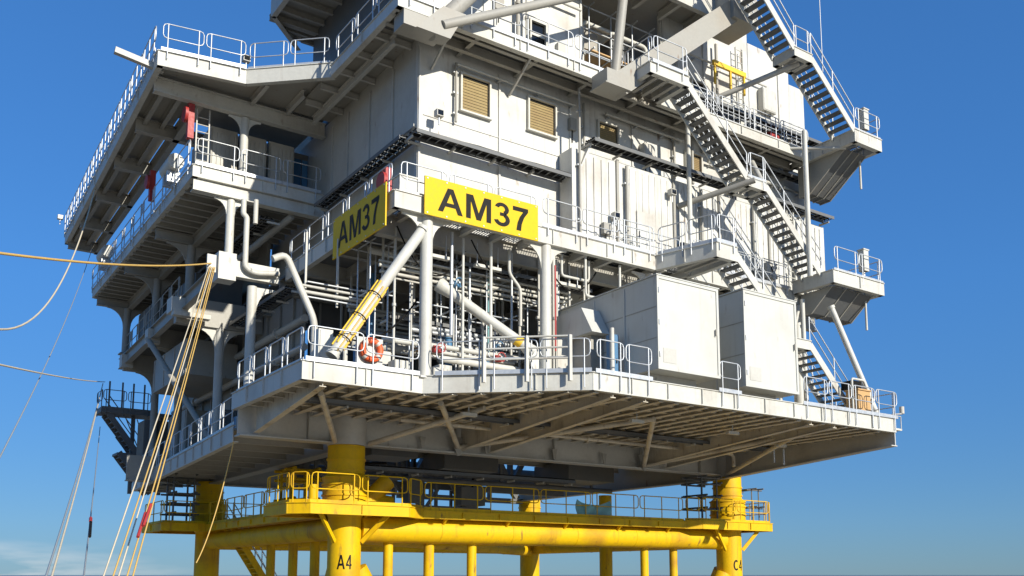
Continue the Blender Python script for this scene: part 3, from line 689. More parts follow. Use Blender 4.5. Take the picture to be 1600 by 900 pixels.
rail('guard rail on the platform at the head of the lowest stairs', [(10.2,-6.35,12.5),(10.95,-8.78,12.5),(12.05,-8.78,12.5)], pan=1.6)
rail('guard rail on the platform at the head of the middle stairs', [(8.65,-6.3,19.4),(8.65,-7.95,19.4),(10.5,-7.95,19.4)], pan=1.9)
column('thin white post carrying the middle stairs', 17.4, -8.0, 12.5, 19.0, 0.11, haunch=(), base=False)
brace('grey strut propping the middle stairs from the wall', (15.2,-7.6,16.0),(17.4,-5.0,18.8),0.13,'stair struts',GREY,ends=False)
brace('grey strut under the halfway landing of the highest stairs', (14.8,-5.0,20.9),(17.0,-8.2,21.9),0.12,'stair struts',GREY,ends=False)
brace('dark strut under the halfway landing of the middle stairs', (12.3,-5.4,15.3),(13.9,-8.2,15.85),0.12,'stair struts',MID,ends=False)
def hopper(label, x0, x1, prof):
    t = T('landing_bracket', label, 'bracket', (x0, prof[0][0], prof[0][1]))
    MB().plate([(x0,y,z) for y,z in prof], (x1-x0,0,0)).build('tapered_box', DARK, t)  # dark colour stands in for the shade below the landing
    n = 3
    for i in range(n+1):
        x = x0+(x1-x0)*i/n; MB().plate([(x-.03,y-(.04 if k == 0 else 0),z-(.05 if k else 0)) for k,(y,z) in enumerate(prof)], (.06,0,0)).build('rib', MID, t)
    MB().tube((x1-.1,prof[0][0]+.25,prof[0][1]),(x1-.1,prof[0][0]+.25,prof[0][1]-1.5),0.05,8).build('drain_pipe', WHITE, t)
hopper('tapered box with painted-in shade under the upper right end landing', 20.35,21.85,[(-7.9,19.03),(-5.3,19.03),(-5.3,17.6),(-5.9,17.6)])
hopper('tapered box with painted-in shade under the lower right end landing', 18.8,21.6,[(-8.0,12.33),(-6.4,12.33),(-6.4,11.4),(-6.9,11.4)])
def locker(label, x, y, z, h=0.95):
    t = T('safety_locker', label, 'locker', (x,y,z), 'white lockers on the end landings')
    MB().box(x-.17,x+.17,y-.15,y+.15,z+.5,z+.5+h).build('body', WHITE, t); MB().box(x-.2,x+.2,y-.18,y+.18,z+.5+h+.003,z+.56+h).build('lid', WHITE, t)
    MB().tube((x,y,z),(x,y,z+.497),.05,8).build('stand', GALV, t)
locker('white locker standing on the upper right end landing', 21.4,-8.2,19.55); locker('white locker standing on the lower right end landing', 21.0,-8.1,12.85)
tag(MB().tube((18.6,-8.2,22),(18.6,-8.2,27),0.02,6).build('whip_antenna', GALV),'thin whip antenna beside the highest stairs','antenna')

def balustrade(label, a, b, n, h=1.15, m=GALV):
    a = V(a); b = V(b); t = T('balustrade', label, 'railing', a)
    for z in (0.12, 0.6, h): MB().tube(a+V((0,0,z)), b+V((0,0,z)), 0.022, 6).build('bar', m, t)
    for i in range(n+1):
        p = lerp(a,b,i/n); MB().tube(p, p+V((0,0,h)), 0.018, 6).build('upright', m, t)
balustrade('close barred balustrade behind the middle stairs at roof walkway level', (12.2,-5.9,19.36), (19.9,-5.9,19.36), 22)
balustrade('close barred balustrade on the sign deck behind the lower stairs', (12.3,-6.0,12.5), (18.2,-6.0,12.5), 16)
balustrade('close barred balustrade before the plain module panel', (8.4,-5.75,12.5), (12.0,-5.75,12.5), 10)
for i, (x, z, m2, la) in enumerate(((13.4,12.6,GREY,'grey valve box behind the lower stairs'),(14.9,12.6,WHITE,'white valve box behind the lower stairs'),(17.2,12.6,GREY,'grey valve box under the lower right landing'),(14.0,19.4,GREY,'grey valve box behind the middle stairs'),(16.6,19.4,WHITE,'white valve box behind the middle stairs'),(18.6,19.4,RED,'red valve box behind the highest stairs'))):
    y = -5.75 if z < 15 else -5.0
    t = T('valve_box', la, 'valve box', (x,y,z)); MB().box(x,x+.6,y-.2,y+.15,z+.4,z+1.1).build('body', m2, t); MB().tube((x+.3,y,z),(x+.3,y,z+.397),.06,8).build('stand', GALV, t)
    MB().path([V((x+.3,y-.24,z+.8))+.13*V((math.cos(k*math.pi/6),0,math.sin(k*math.pi/6))) for k in range(12)],.02,6,True).build('hand_wheel', RED if i % 2 else BLACK, t); MB().tube((x+.3,y-.24,z+.8),(x+.3,y-.2,z+.8),.03,6).build('spindle', GALV, t)
for i, (x, y, z0, z1, la) in enumerate(((9.4,-5.5,12.6,16.3,'dark vertical pipe on the second ribbed module'),(13.6,-5.5,12.6,16.3,'dark vertical pipe behind the lower stairs'),(16.9,-5.5,12.6,16.3,'pale vertical pipe near the white stair post'),(13.9,-4.75,16.9,18.9,'dark vertical pipe beside the right tan window'),(19.6,-5.5,12.6,16.4,'pale vertical pipe under the upper right landing'),(15.6,-4.75,19.6,24,'dark vertical pipe behind the highest stairs'))):
    t = T('wall_pipe', la, 'pipe', (x,y,z0)); MB().tube((x,y,z0),(x,y,z1),0.07,8).build('pipe', MID if 'dark' in la else WHITE, t)
    for f in (.2,.8): MB().box(x-.12,x+.12,y-.02,y+.12,z0+(z1-z0)*f-.03,z0+(z1-z0)*f+.03).build('clamp', GALV, t)
for i, (x0, x1, z, r2, m2, la) in enumerate(((12.6,20.6,21.3,0.07,WHITE,'pale pipe running along the wall behind the highest stairs'),(12.6,19.0,23.0,0.05,GREY,'thin grey pipe high on the wall behind the highest stairs'),(14.0,21.8,20.1,0.09,MID,'dark pipe low on the wall behind the highest stairs'),
        (9.0,13.4,18.75,0.06,GREY,'grey pipe above the short tan window'),(14.9,21.7,18.2,0.07,WHITE,'pale pipe above the long tray near the white post'),(14.9,21.0,17.5,0.05,MID,'dark thin pipe above the long tray near the white post'))):
    t = T('wall_pipe', la, 'pipe', (x0,-4.7,z)); MB().tube((x0,-4.72,z),(x1,-4.72,z),r2,8).build('pipe', m2, t)
    for k in range(int((x1-x0)/1.5)+1): MB().box(x0+.2+k*1.5-.04,x0+.2+k*1.5+.04,-4.72,-4.505,z-r2-.05,z-r2).build('bracket', GALV, t)
for i, (x, z, w1, h1, m2, la) in enumerate(((13.0,21.7,.7,.9,GREY,'grey cabinet on the wall left of the yellow frame'),(17.4,20.5,.6,.8,MID,'dark cabinet on the wall under the highest stairs'),(18.6,21.7,.9,1.1,WHITE,'white cabinet on the wall under the highest stairs'),(20.0,17.2,.6,.8,GREY,'grey cabinet on the wall above the long tray'),(16.3,17.1,.5,.7,MID,'dark cabinet on the wall behind the middle stairs'),(11.0,17.3,.6,.7,GREY,'grey cabinet between the two right tan windows'))):
    t = T('wall_cabinet', la, 'cabinet', (x,-4.6,z)); MB().box(x,x+w1,-4.85,-4.505,z,z+h1).build('body', m2, t); MB().box(x+.04,x+w1-.04,-4.87,-4.852,z+.04,z+h1-.04).build('door', m2, t)
    MB().tube((x+w1*.3,-4.7,z-1.0),(x+w1*.3,-4.7,z),.03,6).build('cable', BLACK, t); MB().tube((x+w1*.7,-4.7,z-0.7),(x+w1*.7,-4.7,z),.025,6).build('cable', BLACK, t)
ladder('white wall ladder right of the yellow lifting frame', 16.9,-4.75,19.5,24.3,.45)
ladder('white wall ladder on the ribbed module nearest the stairs', 19.0,-5.6,12.6,16.6,.45)
tray('narrow dark tray dropping across the wall behind the middle stairs', [(14.7,-4.85,18.75),(21.8,-4.85,18.75)], 0.35)
column('thin white post under the roof walkway right of the trays', 20.0,-6.0,12.5,19.0,0.10,haunch=(),base=False)
column('thin white post under the roof walkway behind the middle stairs', 12.4,-6.0,12.5,19.0,0.10,haunch=(),base=False)
brace('slim strut crossing under the highest stairs', (17.6,-5.0,19.4),(20.3,-8.0,19.0),0.07,'stair struts',GREY,ends=False)
# rails on front edges
rail('white guard rail left end of the main deck edge', [(-4.25,-6.3,6.4),(-0.35,-6.3,6.4)], pan=2.0, drop=0.5)
rail('white guard rail on the slanting part of the main deck edge', [(0.05,-6.58,6.4),(3.9,-9.88,6.4)], pan=1.75, drop=0.5)
rail('white guard rail left of the white enclosures', [(4.05,-9.9,6.4),(6.5,-9.9,6.4)], pan=1.5, drop=0.5)
rail('short white guard rail between the two enclosures', [(9.65,-9.9,6.4),(10.8,-9.9,6.4)], pan=1.1, drop=0.5)
rail('white guard rail at the right end of the main deck', [(14.2,-9.9,6.4),(20.2,-9.9,6.4),(20.2,-5.5,6.4)], pan=1.7, drop=0.5)
rail('white guard rail along the left edge of the main deck corner', [(-4.25,0.1,6.4),(-4.25,-6.1,6.4)], pan=1.6, drop=0.5)
rail('grey guard rail along the shaded lower side deck', [(-2.4,23.4,5.3),(-4.2,0.4,5.3)], pan=1.9)
rail('thin guard rail along the ribbed module walkway', [(4.6,-6.3,12.5),(10.1,-6.3,12.5)], pan=1.8)
rail('thin guard rail above the right hand yellow sign', [(-1.1,-6.12,12.5),(4.5,-6.12,12.5)], pan=1.9)
rail('thin guard rail on the sign deck behind the stairs', [(12.2,-6.3,12.5),(18.2,-6.3,12.5)], pan=1.9)
rail('shaded guard rail above the left hand yellow sign', [(-1.25,3.3,12.5),(-1.25,-5.9,12.5)], pan=1.8)
rail('guard rail on the roof walkway over the windows', [(-1.2,-6.3,19.4),(8.6,-6.3,19.4)], pan=2.2)
rail('shaded guard rail on the left of the roof walkway', [(-1.25,-0.9,19.4),(-1.25,-6.1,19.4)], pan=1.7)
rail('guard rail on the roof walkway behind the highest stairs', [(10.1,-6.15,19.4),(20.1,-6.15,19.4)], pan=2.2)

t = T('deck_gate', 'thick framed white gate in the guard rail between the two front columns', 'gate', (1.3,-7.6,6.4))
ga = V((1.2,-7.72,6.1)); gb = V((3.3,-9.52,6.1))
for f in (0, 0.5, 1): p = lerp(ga,gb,f); MB().bar(p, p+V((0,0,1.5)), 0.11, 0.11, (0,1,0)).build('post', WHITE, t)
for z in (0.75, 1.1, 1.47): MB().tube(ga+V((0,0,z)), gb+V((0,0,z)), 0.035, 8).build('bar', WHITE, t)
# ------------------------------------------------------------------ signs
def sign(label, o, u, wd, ht, nrm, tx0, tx1, tz0, tz1):
    o = V(o); u = V(u); up = V((0,0,1)); nrm = V(nrm)
    t = T('number_sign', label, 'sign', o, 'yellow platform number signs')
    MB().plate([o, o+u*wd, o+u*wd+up*ht, o+up*ht], -nrm*0.05).build('board', SIGNY, t)
    uv, fs = text_mesh('AM37', 0.022); g = MB()
    f = lambda a, b2, k: o + u*(tx0+(tx1-tx0)*a) + up*(tz0+(tz1-tz0)*b2) + nrm*k
    g.add([f(a,b2,0.008) for a,b2 in uv], fs); g.build('lettering', BLACK, t)
    g = MB(); g.plate([o+u*(wd/2-.006)+nrm*.002, o+u*(wd/2+.006)+nrm*.002, o+u*(wd/2+.006)+up*ht+nrm*.002, o+u*(wd/2-.006)+up*ht+nrm*.002], nrm*.001); g.build('sheet_joint', STRAP, t)
    for k in range(7):
        for zz in (0.07, ht-0.07):
            c = o+u*(0.1+(wd-0.2)*k/6)+up*zz; MB().tube(c, c+nrm*0.02, 0.025, 8).build('bolt', GALV, t)
    for k in (0.25, 0.75):
        MB().bar(o+u*wd*k+up*0.1-nrm*0.09, o+u*wd*k+up*(ht-0.1)-nrm*0.09, 0.08, 0.06).build('fixing_rail', GREY, t)
sign('sunlit yellow sign reading AM37 in black on the front deck edge', (-0.32,-6.42,11.84), (1,0,0), 4.64, 1.33, (0,-1,0), 0.5, 4.2, 0.22, 1.08)
sign('shaded yellow sign reading AM37 on the left deck edge', (-1.5,-1.7,11.35), (0,-1,0), 4.2, 1.5, (-1,0,0), 0.45, 3.75, 0.28, 1.2)
rope_box = T('corner_locker', 'white corner box beside the left end of the front sign', 'locker', (-0.9,-6.1,12.5))
MB().box(-1.1,-0.45,-6.12,-5.6,12.52,13.1).build('body', WHITE, rope_box); MB().box(-1.13,-0.42,-6.15,-5.57,13.103,13.15).build('lid', WHITE, rope_box)

# ------------------------------------------------------------------ big white enclosures
def enclosure(label, x0, x1, y0, y1, z0, z1, side_step):
    t = T('equipment_enclosure', label, 'enclosure', (x0,y0,z0), 'white equipment enclosures on the main deck')
    g = MB(); g.box(x0,x1,y0,y1,z0,z1); g.build('body', BOX, t)
    g = MB(); a = 0.09; e = 0.035
    g.box(x0-.01,x1+.01,y0-e,y0-.003,z1-a,z1+.01); g.box(x0-.01,x1+.01,y0-e,y0-.003,z0-.01,z0+a); g.box(x0-.01,x0+a,y0-e,y0-.003,z0+a,z1-a); g.box(x1-a,x1+.01,y0-e,y0-.003,z0+a,z1-a)
    g.build('front_frame', BOX, t)
    MB().box(x0+.25,x1-.4,y0+.75,y1-.2,6.29,z0-.003).build('plinth', GREY, t)
    for i in range(1,4):
        y = y0+(y1-y0)*i/4; MB().box(x0-.03,x0-.003,y-.04,y+.04,z0+.1,z1-.1).build('side_rib', BOX, t)
    MB().box(x0+.25,x0+.85,y0-.012,y0-.003,z0+.25,z0+.75).build('vent_louvre', GREY, t)
    for k in range(3):
        z = z0+.5+k*(z1-z0-1)/2; MB().tube((x0+.06,y0-.055,z-.09),(x0+.06,y0-.055,z+.09),.022,8).build('hinge', GALV, t)
    MB().box(x1-.2,x1-.15,y0-.09,y0-.036,(z0+z1)/2-.12,(z0+z1)/2+.12).build('handle', MID, t)
    for k in (1, 2):
        z = z0+(z1-z0)*k/3; MB().box(x0-.012,x0-.003,y0+.02,y1-.02,z-.015,z+.015).build('side_joint', MID, t)
    MB().box(x0-.05,x1+.05,y0-.06,y1+.03,z1+.012,z1+.05).build('roof_cap', BOX, t)
    for x in (x0+.3,x1-.3): MB().path([(x,y0+.1,z1),(x,y0+.1,z1+.14),(x,y0+.26,z1+.14),(x,y0+.26,z1)],.02,6).build('lifting_eye', GALV, t)
    return t
enclosure('taller white box enclosure left of its twin beside the stairs', 6.65,9.58,-10.0,-3.4,6.83,10.05,True)
enclosure('white box enclosure nearest the lower right stairs', 10.9,13.8,-10.0,-4.4,6.72,10.28,True)
t = T('intake_cowl', 'grey ventilation cowl on the shaded side of the left enclosure', 'vent', (6.5,-6,8))
MB().plate([(5.8,-7.6,8.5),(5.8,-4.6,8.5),(5.8,-4.6,9.5),(5.8,-7.0,9.5)], (0.82,0,0)).build('hood', BOX, t)
MB().box(6.05,6.6,-7.2,-4.8,6.4,8.49).build('duct', MID, t)

# ------------------------------------------------------------------ left upper platform
t = T('upper_side_platform', 'large cantilevered upper platform on the left with dark underside', 'platform', (-7, 2.3, 19.2))
LP = [(-6.4,25.5),(-7.0,2.3),(-3.8,1.8),(-1.2,-0.6),(0.3,-0.6),(0.3,25.5)]
MB().prism([(-6.3,25.4),(-6.9,2.4),(-3.75,1.9),(-1.15,-0.5),(0.25,-0.5),(0.25,7.0),(-5.0,7.0),(-4.8,25.4)], 19.44, 19.52).build('deck_plate', MID, t)
fascia([(-4.8,25.5)] + LP[:4], 19.05, 19.62, t, WHITE, stiff=3)
MB().ibeam((-6.8,3.7,18.95),(0.3,3.7,18.95),0.62,0.32,0.03).build('girder', WHITE, t)
for y in (7.6,12,16.5,21,25): MB().ibeam((-6.7+y*0.015,y,18.95),(-4.7 if y > 9 else 0.3,y,18.95),0.6,0.3,0.03).build('girder', MID, t)
for x in (-6.3,-5.6): MB().ibeam((x,3.9,19.2),(x+.3,25.3,19.2),0.36,0.18,0.02).build('stringer', MID, t)
MB().ibeam((-4.95,3.9,18.95),(-4.75,25.3,18.95),0.6,0.26,0.03).build('edge_girder', MID, t)
for x in (-3,-1.5): MB().ibeam((x,1.6,19.25),(x,3.5,19.25),0.3,0.16,0.02).build('stringer', GREY, t)
MB().bar((-8.4,3.1,19.55),(-6.6,3.1,19.30),0.22,0.22).build('outrigger', GREY, t)
rail('white guard rail along the front of the upper left platform', [(-6.95,2.18,19.6),(-3.85,1.68,19.6)], pan=1.8)
rail('guard rail on the slanted front of the upper left platform', [(-3.75,1.75,19.6),(-1.3,-0.5,19.6)], pan=1.7)
rail('long guard rail along the outer edge of the upper left platform', [(-6.52,25.4,19.6),(-7.1,2.4,19.6)], pan=2.4)
# left mid deck
t = T('container_deck', 'white faced mid level deck carrying grey containers on the left', 'deck', (-5.2, 3.5, 15.9))
fascia([(-5.1,23.5),(-5.2,3.5),(0.35,3.5)], 15.55, 16.0, t, WHITE, stiff=2.5)
g = MB(); g.box(-5.15,0.35,3.62,3.66,15.02,15.5); g.box(-5.2,0.35,3.45,3.85,14.98,15.015); g.build('front_girder', WHITE, t)
MB().prism([(-5.1,3.7),(0.3,3.7),(0.3,23.4),(-5.0,23.4)], 15.72, 15.8).build('deck_plate', MID, t)
for i in range(26): MB().ibeam((-5.08,4.3+i*0.75,15.55),(0.3,4.3+i*0.75,15.55),0.3,0.16,0.02).build('joist', MID, t)
for y in (10,16,22.8): MB().ibeam((-5.0,y,15.2),(0.3,y,15.2),0.45,0.3,0.03).build('girder', MID, t)
MB().ibeam((-3.3,4,15.15),(-3.3,23,15.15),0.5,0.28,0.03).build('girder', MID, t)
rail('white guard rail in front of the grey containers', [(-5.15,3.38,16.0),(0.1,3.38,16.0)], pan=1.9)
rail('dark guard rail along the outer edge of the container deck', [(-5.22,23.4,16.0),(-5.32,3.6,16.0)], pan=1.9)
column('white column with curved haunches in front of the containers', -3.15,3.8,16.0,18.62,0.17,'left side columns',haunch=(1,-1),cap=0.5)
column('white column under the container deck with curved haunches', -3.62,3.7,12.4,14.97,0.17,'left side columns',haunch=(1,-1),cap=0.5)
for i,(x,y0) in enumerate(((-4.1,5.2),(-2.85,5.2),(-1.6,5.2))):
    t = T('grey_container', ['corrugated grey container nearest the platform edge','middle corrugated grey container','corrugated grey container beside the dark doorway'][i], 'container', (x,y0,16), 'grey containers on the left mid deck')
    MB().box(x,x+1.12,y0,y0+2.8,15.95,18.62).build('body', GREY, t)
    g = MB()
    for k in range(6):
        xx = x+0.08+k*0.18; g.box(xx,xx+0.09,y0-0.04,y0-0.003,16.05,18.4)
    g.build('front_panel', GREY, t)
    for xx in (x+0.03,x+1.09): MB().box(xx-.03,xx+.03,y0-.06,y0-.045,15.95,18.5).build('corner_post', MID, t)
t = T('dark_doorway', 'dark recessed doorway with blue glazing beside the containers', 'doorway', (-0.4,5,16))
MB().box(-0.42,0.36,5.6,5.7,15.85,18.6).build('recess_panel', DARK, t); MB().box(-0.35,0.0,5.53,5.595,16,18.3).build('glazing', GLASSB, t)
MB().box(0.05,0.3,5.53,5.595,16,18.3).build('door', BLUE, t)
# ladder and red hoses
ladder('white vertical ladder left of the grey containers', -5.0,4.1,16.0,18.7)
def hose(label, x, y, z, h=1.5):
    t = T('fire_hose_reel', label, 'fire hose', (x,y,z))
    MB().box(x-.12,x+.12,y-.12,y+.12,z,z+h).build('cabinet', RED, t)
    MB().tube((x-.16,y-.03,z+h*.6),(x-.28,y-.03,z+h*.6),0.32,16).build('reel', RED, t)
hose('red fire hose cabinet under the upper left platform corner', -5.3,3.9,17.2,1.6)
hose('red fire hose reel on the outer rail of the container deck', -5.3,9.8,16.6,1.4)
hose('red fire cabinet at the sign deck corner', -0.95,-4.9,12.5,1.3)
hose('red fire hose cabinet at the top left walkway', -0.9,-5.6,19.4,1.3)
t = T('life_raft', 'white life raft canister on the outer edge of the container deck', 'life raft', (-5.4,7,16.4))
MB().tube((-5.35,5.6,16.9),(-5.35,7.0,16.9),0.33,16).build('canister', WHITE, t); MB().box(-5.6,-5.1,5.9,6.1,16.1,16.55).build('cradle', GALV, t); MB().box(-5.6,-5.1,6.5,6.7,16.1,16.55).build('cradle', GALV, t)
dup(t, (-5.35,20.2,16.4), 'far white life raft canister at the rear of the container deck')

# lower left frames (12 m level)
t = T('mooring_beam', 'white bracket beam holding the yellow mooring lines', 'beam', (-4.1,3.5,11.9))
MB().box(-4.0,-1.6,3.4,3.75,11.75,12.4).build('beam', WHITE, t); MB().box(-4.15,-3.45,3.2,3.9,11.5,12.6).build('bracket_box', WHITE, t)
MB().box(-4.55,-4.2,3.35,3.45,11.75,12.45).build('padeye', WHITE, t)
t = T('bent_pipe', 'white bent vent pipe dropping beside the mooring beam', 'pipe', (-3.1,3.3,12))
MB().path(bent([(-3.25,3.2,14.9),(-3.25,3.2,14.3),(-3.1,3.2,14.2),(-3.1,3.2,12.1),(-2.7,3.2,11.95),(-1.7,3.2,12.1)],0.35),0.11,10).build('pipe', WHITE, t)
MB().tube((-2.75,3.2,15),(-2.75,3.2,14.0),0.1,8).build('drop_pipe', WHITE, t)
t = T('service_davit', 'white bent davit post standing at the main deck corner', 'davit', (-2.65,-3.0,6.4))
MB().path(bent([(-2.65,-3.0,6.35),(-2.65,-3.0,8.6),(-3.75,-3.0,10.75),(-4.2,-3.0,10.5)],0.35),0.12,10).build('post', WHITE, t)
MB().box(-2.45,-1.85,-3.2,-2.7,6.9,8.1).build('winch_box', WHITE, t); MB().tube((-2.65,-3,6.3),(-2.65,-3,6.5),0.25,12).build('base_flange', WHITE, t)
t = T('second_mooring_beam', 'shaded bracket beam with sunlit end box behind the mooring lines', 'beam', (-4.4,9,11.5))
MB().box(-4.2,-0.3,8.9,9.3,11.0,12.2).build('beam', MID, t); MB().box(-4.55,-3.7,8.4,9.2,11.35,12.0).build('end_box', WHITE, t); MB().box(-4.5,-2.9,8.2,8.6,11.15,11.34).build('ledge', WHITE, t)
for i,(y,la) in enumerate(((15,'shaded cross beam on the left third from the front'),(21.5,'shaded cross beam on the left at the far rear'))):
    t = T('cross_beam', la, 'beam', (-4.2,y,11.5), 'left side cross beams')
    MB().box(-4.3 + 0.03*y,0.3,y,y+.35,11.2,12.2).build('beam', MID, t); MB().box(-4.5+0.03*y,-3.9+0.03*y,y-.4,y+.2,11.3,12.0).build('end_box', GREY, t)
t = T('longitudinal_beam', 'long dark beam running back along the left side', 'beam', (-4,4,12))
MB().ibeam((-4.1,4.0,11.8),(-3.5,23,11.8),0.6,0.3,0.03).build('beam', MID, t)
MB().prism([(-3.9,9.4),(0.2,9.4),(0.2,23),(-3.3,23)],12.15,12.22).build('deck_plate', DARK, t)
rail('dark guard rail on the left at the sign deck level', [(-3.4,22.8,12.2),(-3.95,9.5,12.2)], MID, pan=1.9)
k = 0
names = ['white','grey','grey','grey','grey','grey','grey']
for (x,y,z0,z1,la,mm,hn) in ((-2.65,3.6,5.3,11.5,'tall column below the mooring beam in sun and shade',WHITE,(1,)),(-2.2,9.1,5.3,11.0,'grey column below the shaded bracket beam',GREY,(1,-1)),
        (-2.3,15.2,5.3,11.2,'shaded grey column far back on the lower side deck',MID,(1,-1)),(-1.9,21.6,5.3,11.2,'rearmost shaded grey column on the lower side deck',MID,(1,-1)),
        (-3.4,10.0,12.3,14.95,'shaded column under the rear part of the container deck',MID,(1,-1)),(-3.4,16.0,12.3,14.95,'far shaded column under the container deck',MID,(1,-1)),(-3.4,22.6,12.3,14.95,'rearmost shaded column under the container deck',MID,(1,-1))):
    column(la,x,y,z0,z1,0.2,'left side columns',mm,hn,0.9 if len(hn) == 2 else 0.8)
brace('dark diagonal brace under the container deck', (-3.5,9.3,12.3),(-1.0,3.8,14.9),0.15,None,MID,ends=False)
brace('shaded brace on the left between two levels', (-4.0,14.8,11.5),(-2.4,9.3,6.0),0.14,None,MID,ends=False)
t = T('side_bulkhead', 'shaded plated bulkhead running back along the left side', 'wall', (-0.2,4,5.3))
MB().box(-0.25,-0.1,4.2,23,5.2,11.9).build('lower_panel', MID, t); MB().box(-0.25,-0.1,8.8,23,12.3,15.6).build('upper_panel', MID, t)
g = MB()
for i in range(12): g.box(-0.36,-0.255,5.0+i*1.6,5.12+i*1.6,5.3,11.8)
g.build('stiffeners', MID, t)
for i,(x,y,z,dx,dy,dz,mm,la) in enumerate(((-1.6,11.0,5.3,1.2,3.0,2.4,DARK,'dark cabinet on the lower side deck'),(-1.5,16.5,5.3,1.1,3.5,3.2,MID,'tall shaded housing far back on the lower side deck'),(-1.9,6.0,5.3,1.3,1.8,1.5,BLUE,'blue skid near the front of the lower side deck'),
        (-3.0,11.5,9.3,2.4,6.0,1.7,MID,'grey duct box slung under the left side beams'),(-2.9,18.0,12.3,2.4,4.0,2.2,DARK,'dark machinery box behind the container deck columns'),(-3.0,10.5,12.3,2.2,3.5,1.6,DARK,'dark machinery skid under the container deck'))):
    t = T('machinery_housing', la, 'housing', (x,y,z)); MB().box(x,x+dx,y,y+dy,z,z+dz).build('body', mm, t)
    for k in range(4): MB().box(x-.04,x-.003,y+.2+k*(dy-.4)/3-.03,y+.2+k*(dy-.4)/3+.03,z+.05,z+dz-.05).build('rib', GREY, t)
for z, la in ((10.4,'upper side pipe running back along the left bulkhead'),(9.2,'lower side pipe running back along the left bulkhead')):
    t = T('side_pipe', la, 'pipe', (-0.7,4,z)); MB().tube((-0.6,3,z),(-0.6,22.5,z),0.16,10).build('pipe', GREY, t)
    for y in (6,10,14,18): MB().tube((-0.6,y,z),(-0.6,y+.12,z),0.24,12).build('flange', GREY, t)
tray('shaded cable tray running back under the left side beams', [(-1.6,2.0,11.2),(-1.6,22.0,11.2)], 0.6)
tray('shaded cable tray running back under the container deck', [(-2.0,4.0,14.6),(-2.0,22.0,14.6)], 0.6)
t = T('rear_housing', 'dark housing at the rear end of the lower side deck', 'housing', (-2.4,23.6,5.3))
MB().box(-2.3,-0.3,21.9,23.4,5.3,8.6).build('body', DARK, t)
for i in range(5): MB().box(-2.36,-2.303,22.0+i*.3,22.06+i*.3,5.4,8.5).build('rib', MID, t)
# rear left dark stair tower
t = T('rear_stair_tower', 'dark stair tower at the far left rear corner', 'stair tower', (-3.5,23,5))
MB().box(-4.3,-0.4,23.6,25.2,9.1,9.3).build('top_platform', DARK, t)
for k in range(5):
    x = -3.9+k*0.62; MB().bar((x,24.98,9.05),(x+1.4,24.98,max(4.7,7.0-k*0.55)),0.05,0.05).build('lattice', MID, t)
for x in (-2.4,-0.8): MB().box(x-.1,x+.1,24.2,24.4,4.6,9.09).build('leg', DARK, t)
for x in (-3.9,-3.2,-2.6,-2.0): MB().tube((x,23.65,9.3),(x,23.65,10.9),0.05,6).build('post', DARK, t)
for (xa,za),(xb,zb) in (((-3.9,9.1),(-2.2,6.9)),((-3.2,6.9),(-1.4,4.6))):
    for y in (23.7,24.9): MB().bar((xa,y,za),(xb,y,zb),0.06,0.3).build('stringer', DARK, t)
    for i in range(1,9):
        f = i/9; x = xa+(xb-xa)*f; z = za+(zb-za)*f; MB().box(x-.13,x+.13,23.75,24.85,z-.03,z+.02).build('tread', DARK, t)
    for y in (23.7,24.9):
        MB().tube((xa,y,za+1),(xb,y,zb+1),.03,6).build('handrail', DARK, t)
MB().box(-3.3,-1.6,23.7,25,6.75,6.88).build('landing', DARK, t)
rail('dark guard rail on the far left stair tower top', [(-1.6,23.6,9.3),(-4.25,23.6,9.3),(-4.25,25.2,9.3)], DARK, pan=1.4)

# ------------------------------------------------------------------ contents of the open level
t = T('inner_bulkhead', 'dark inner bulkhead behind the pipework of the open level', 'wall', (0,5,6.4))
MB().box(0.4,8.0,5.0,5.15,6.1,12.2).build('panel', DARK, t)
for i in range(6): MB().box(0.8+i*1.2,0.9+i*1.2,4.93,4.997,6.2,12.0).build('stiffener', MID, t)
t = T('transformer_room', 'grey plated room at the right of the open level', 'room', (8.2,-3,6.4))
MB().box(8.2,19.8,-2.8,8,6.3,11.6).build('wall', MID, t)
scaffold('galvanised scaffold standing behind the front columns', (0.9,2.2,3.5,4.6), (-4.3,-3.2), (6.3,7.9,9.5,11.0,11.7), GALV, 0.03, (7.9,))
scaffold('scaffold frame left of the stowed boom', (-0.9,-0.2), (-3.6,-2.6), (6.3,8.0,9.8,11.6), GALV, 0.03)
scaffold('scaffold frame right of the second column', (5.7,6.6), (-4.6,-3.8), (6.3,8.2,10.2,11.8), GALV, 0.03)
def pipe(label, pts, r, m=WHITE, fl=True):
    t = T('pipe_run', label, 'pipe', pts[0]); P = bent(pts, r*3)
    MB().path(P, r, 10).build('pipe', m, t)
    if fl:
        pts = [V(p) for p in pts]
        for a, b2 in zip(pts, pts[1:]):
            if (b2-a).length > 1.5:
                c = lerp(a,b2,0.5); d = (b2-a).normalized(); MB().tube(c-d*.05,c+d*.05,r*1.6,12).build('flange', m, t)
pipe('white pipe crossing low through the open level', [(-0.5,-3.9,8.1),(4.3,-3.9,8.1),(4.3,-3.9,6.5)],0.10)
pipe('thick grey pipe across the middle of the open level', [(-0.6,-1.0,8.6),(7.6,-1.0,8.6)],0.20,GREY)
pipe('white pipe dropping beside the second column', [(5.35,-5.95,11.9),(5.35,-5.95,6.6)],0.07)
pipe('thin rust red pipe beside the second column', [(5.28,-6.15,11.2),(5.28,-6.15,8.0)],0.035,RED,False)
pipe('white hanging pipe loop under the sign deck', [(6.0,-5.6,11.9),(6.0,-5.6,11.1),(7.3,-5.6,11.1),(7.3,-5.6,11.9)],0.05,WHITE,False)
pipe('longer white hanging pipe loop under the sign deck', [(6.9,-5.9,11.9),(6.9,-5.9,10.4),(8.6,-5.9,10.4),(8.6,-5.9,11.9)],0.05,WHITE,False)
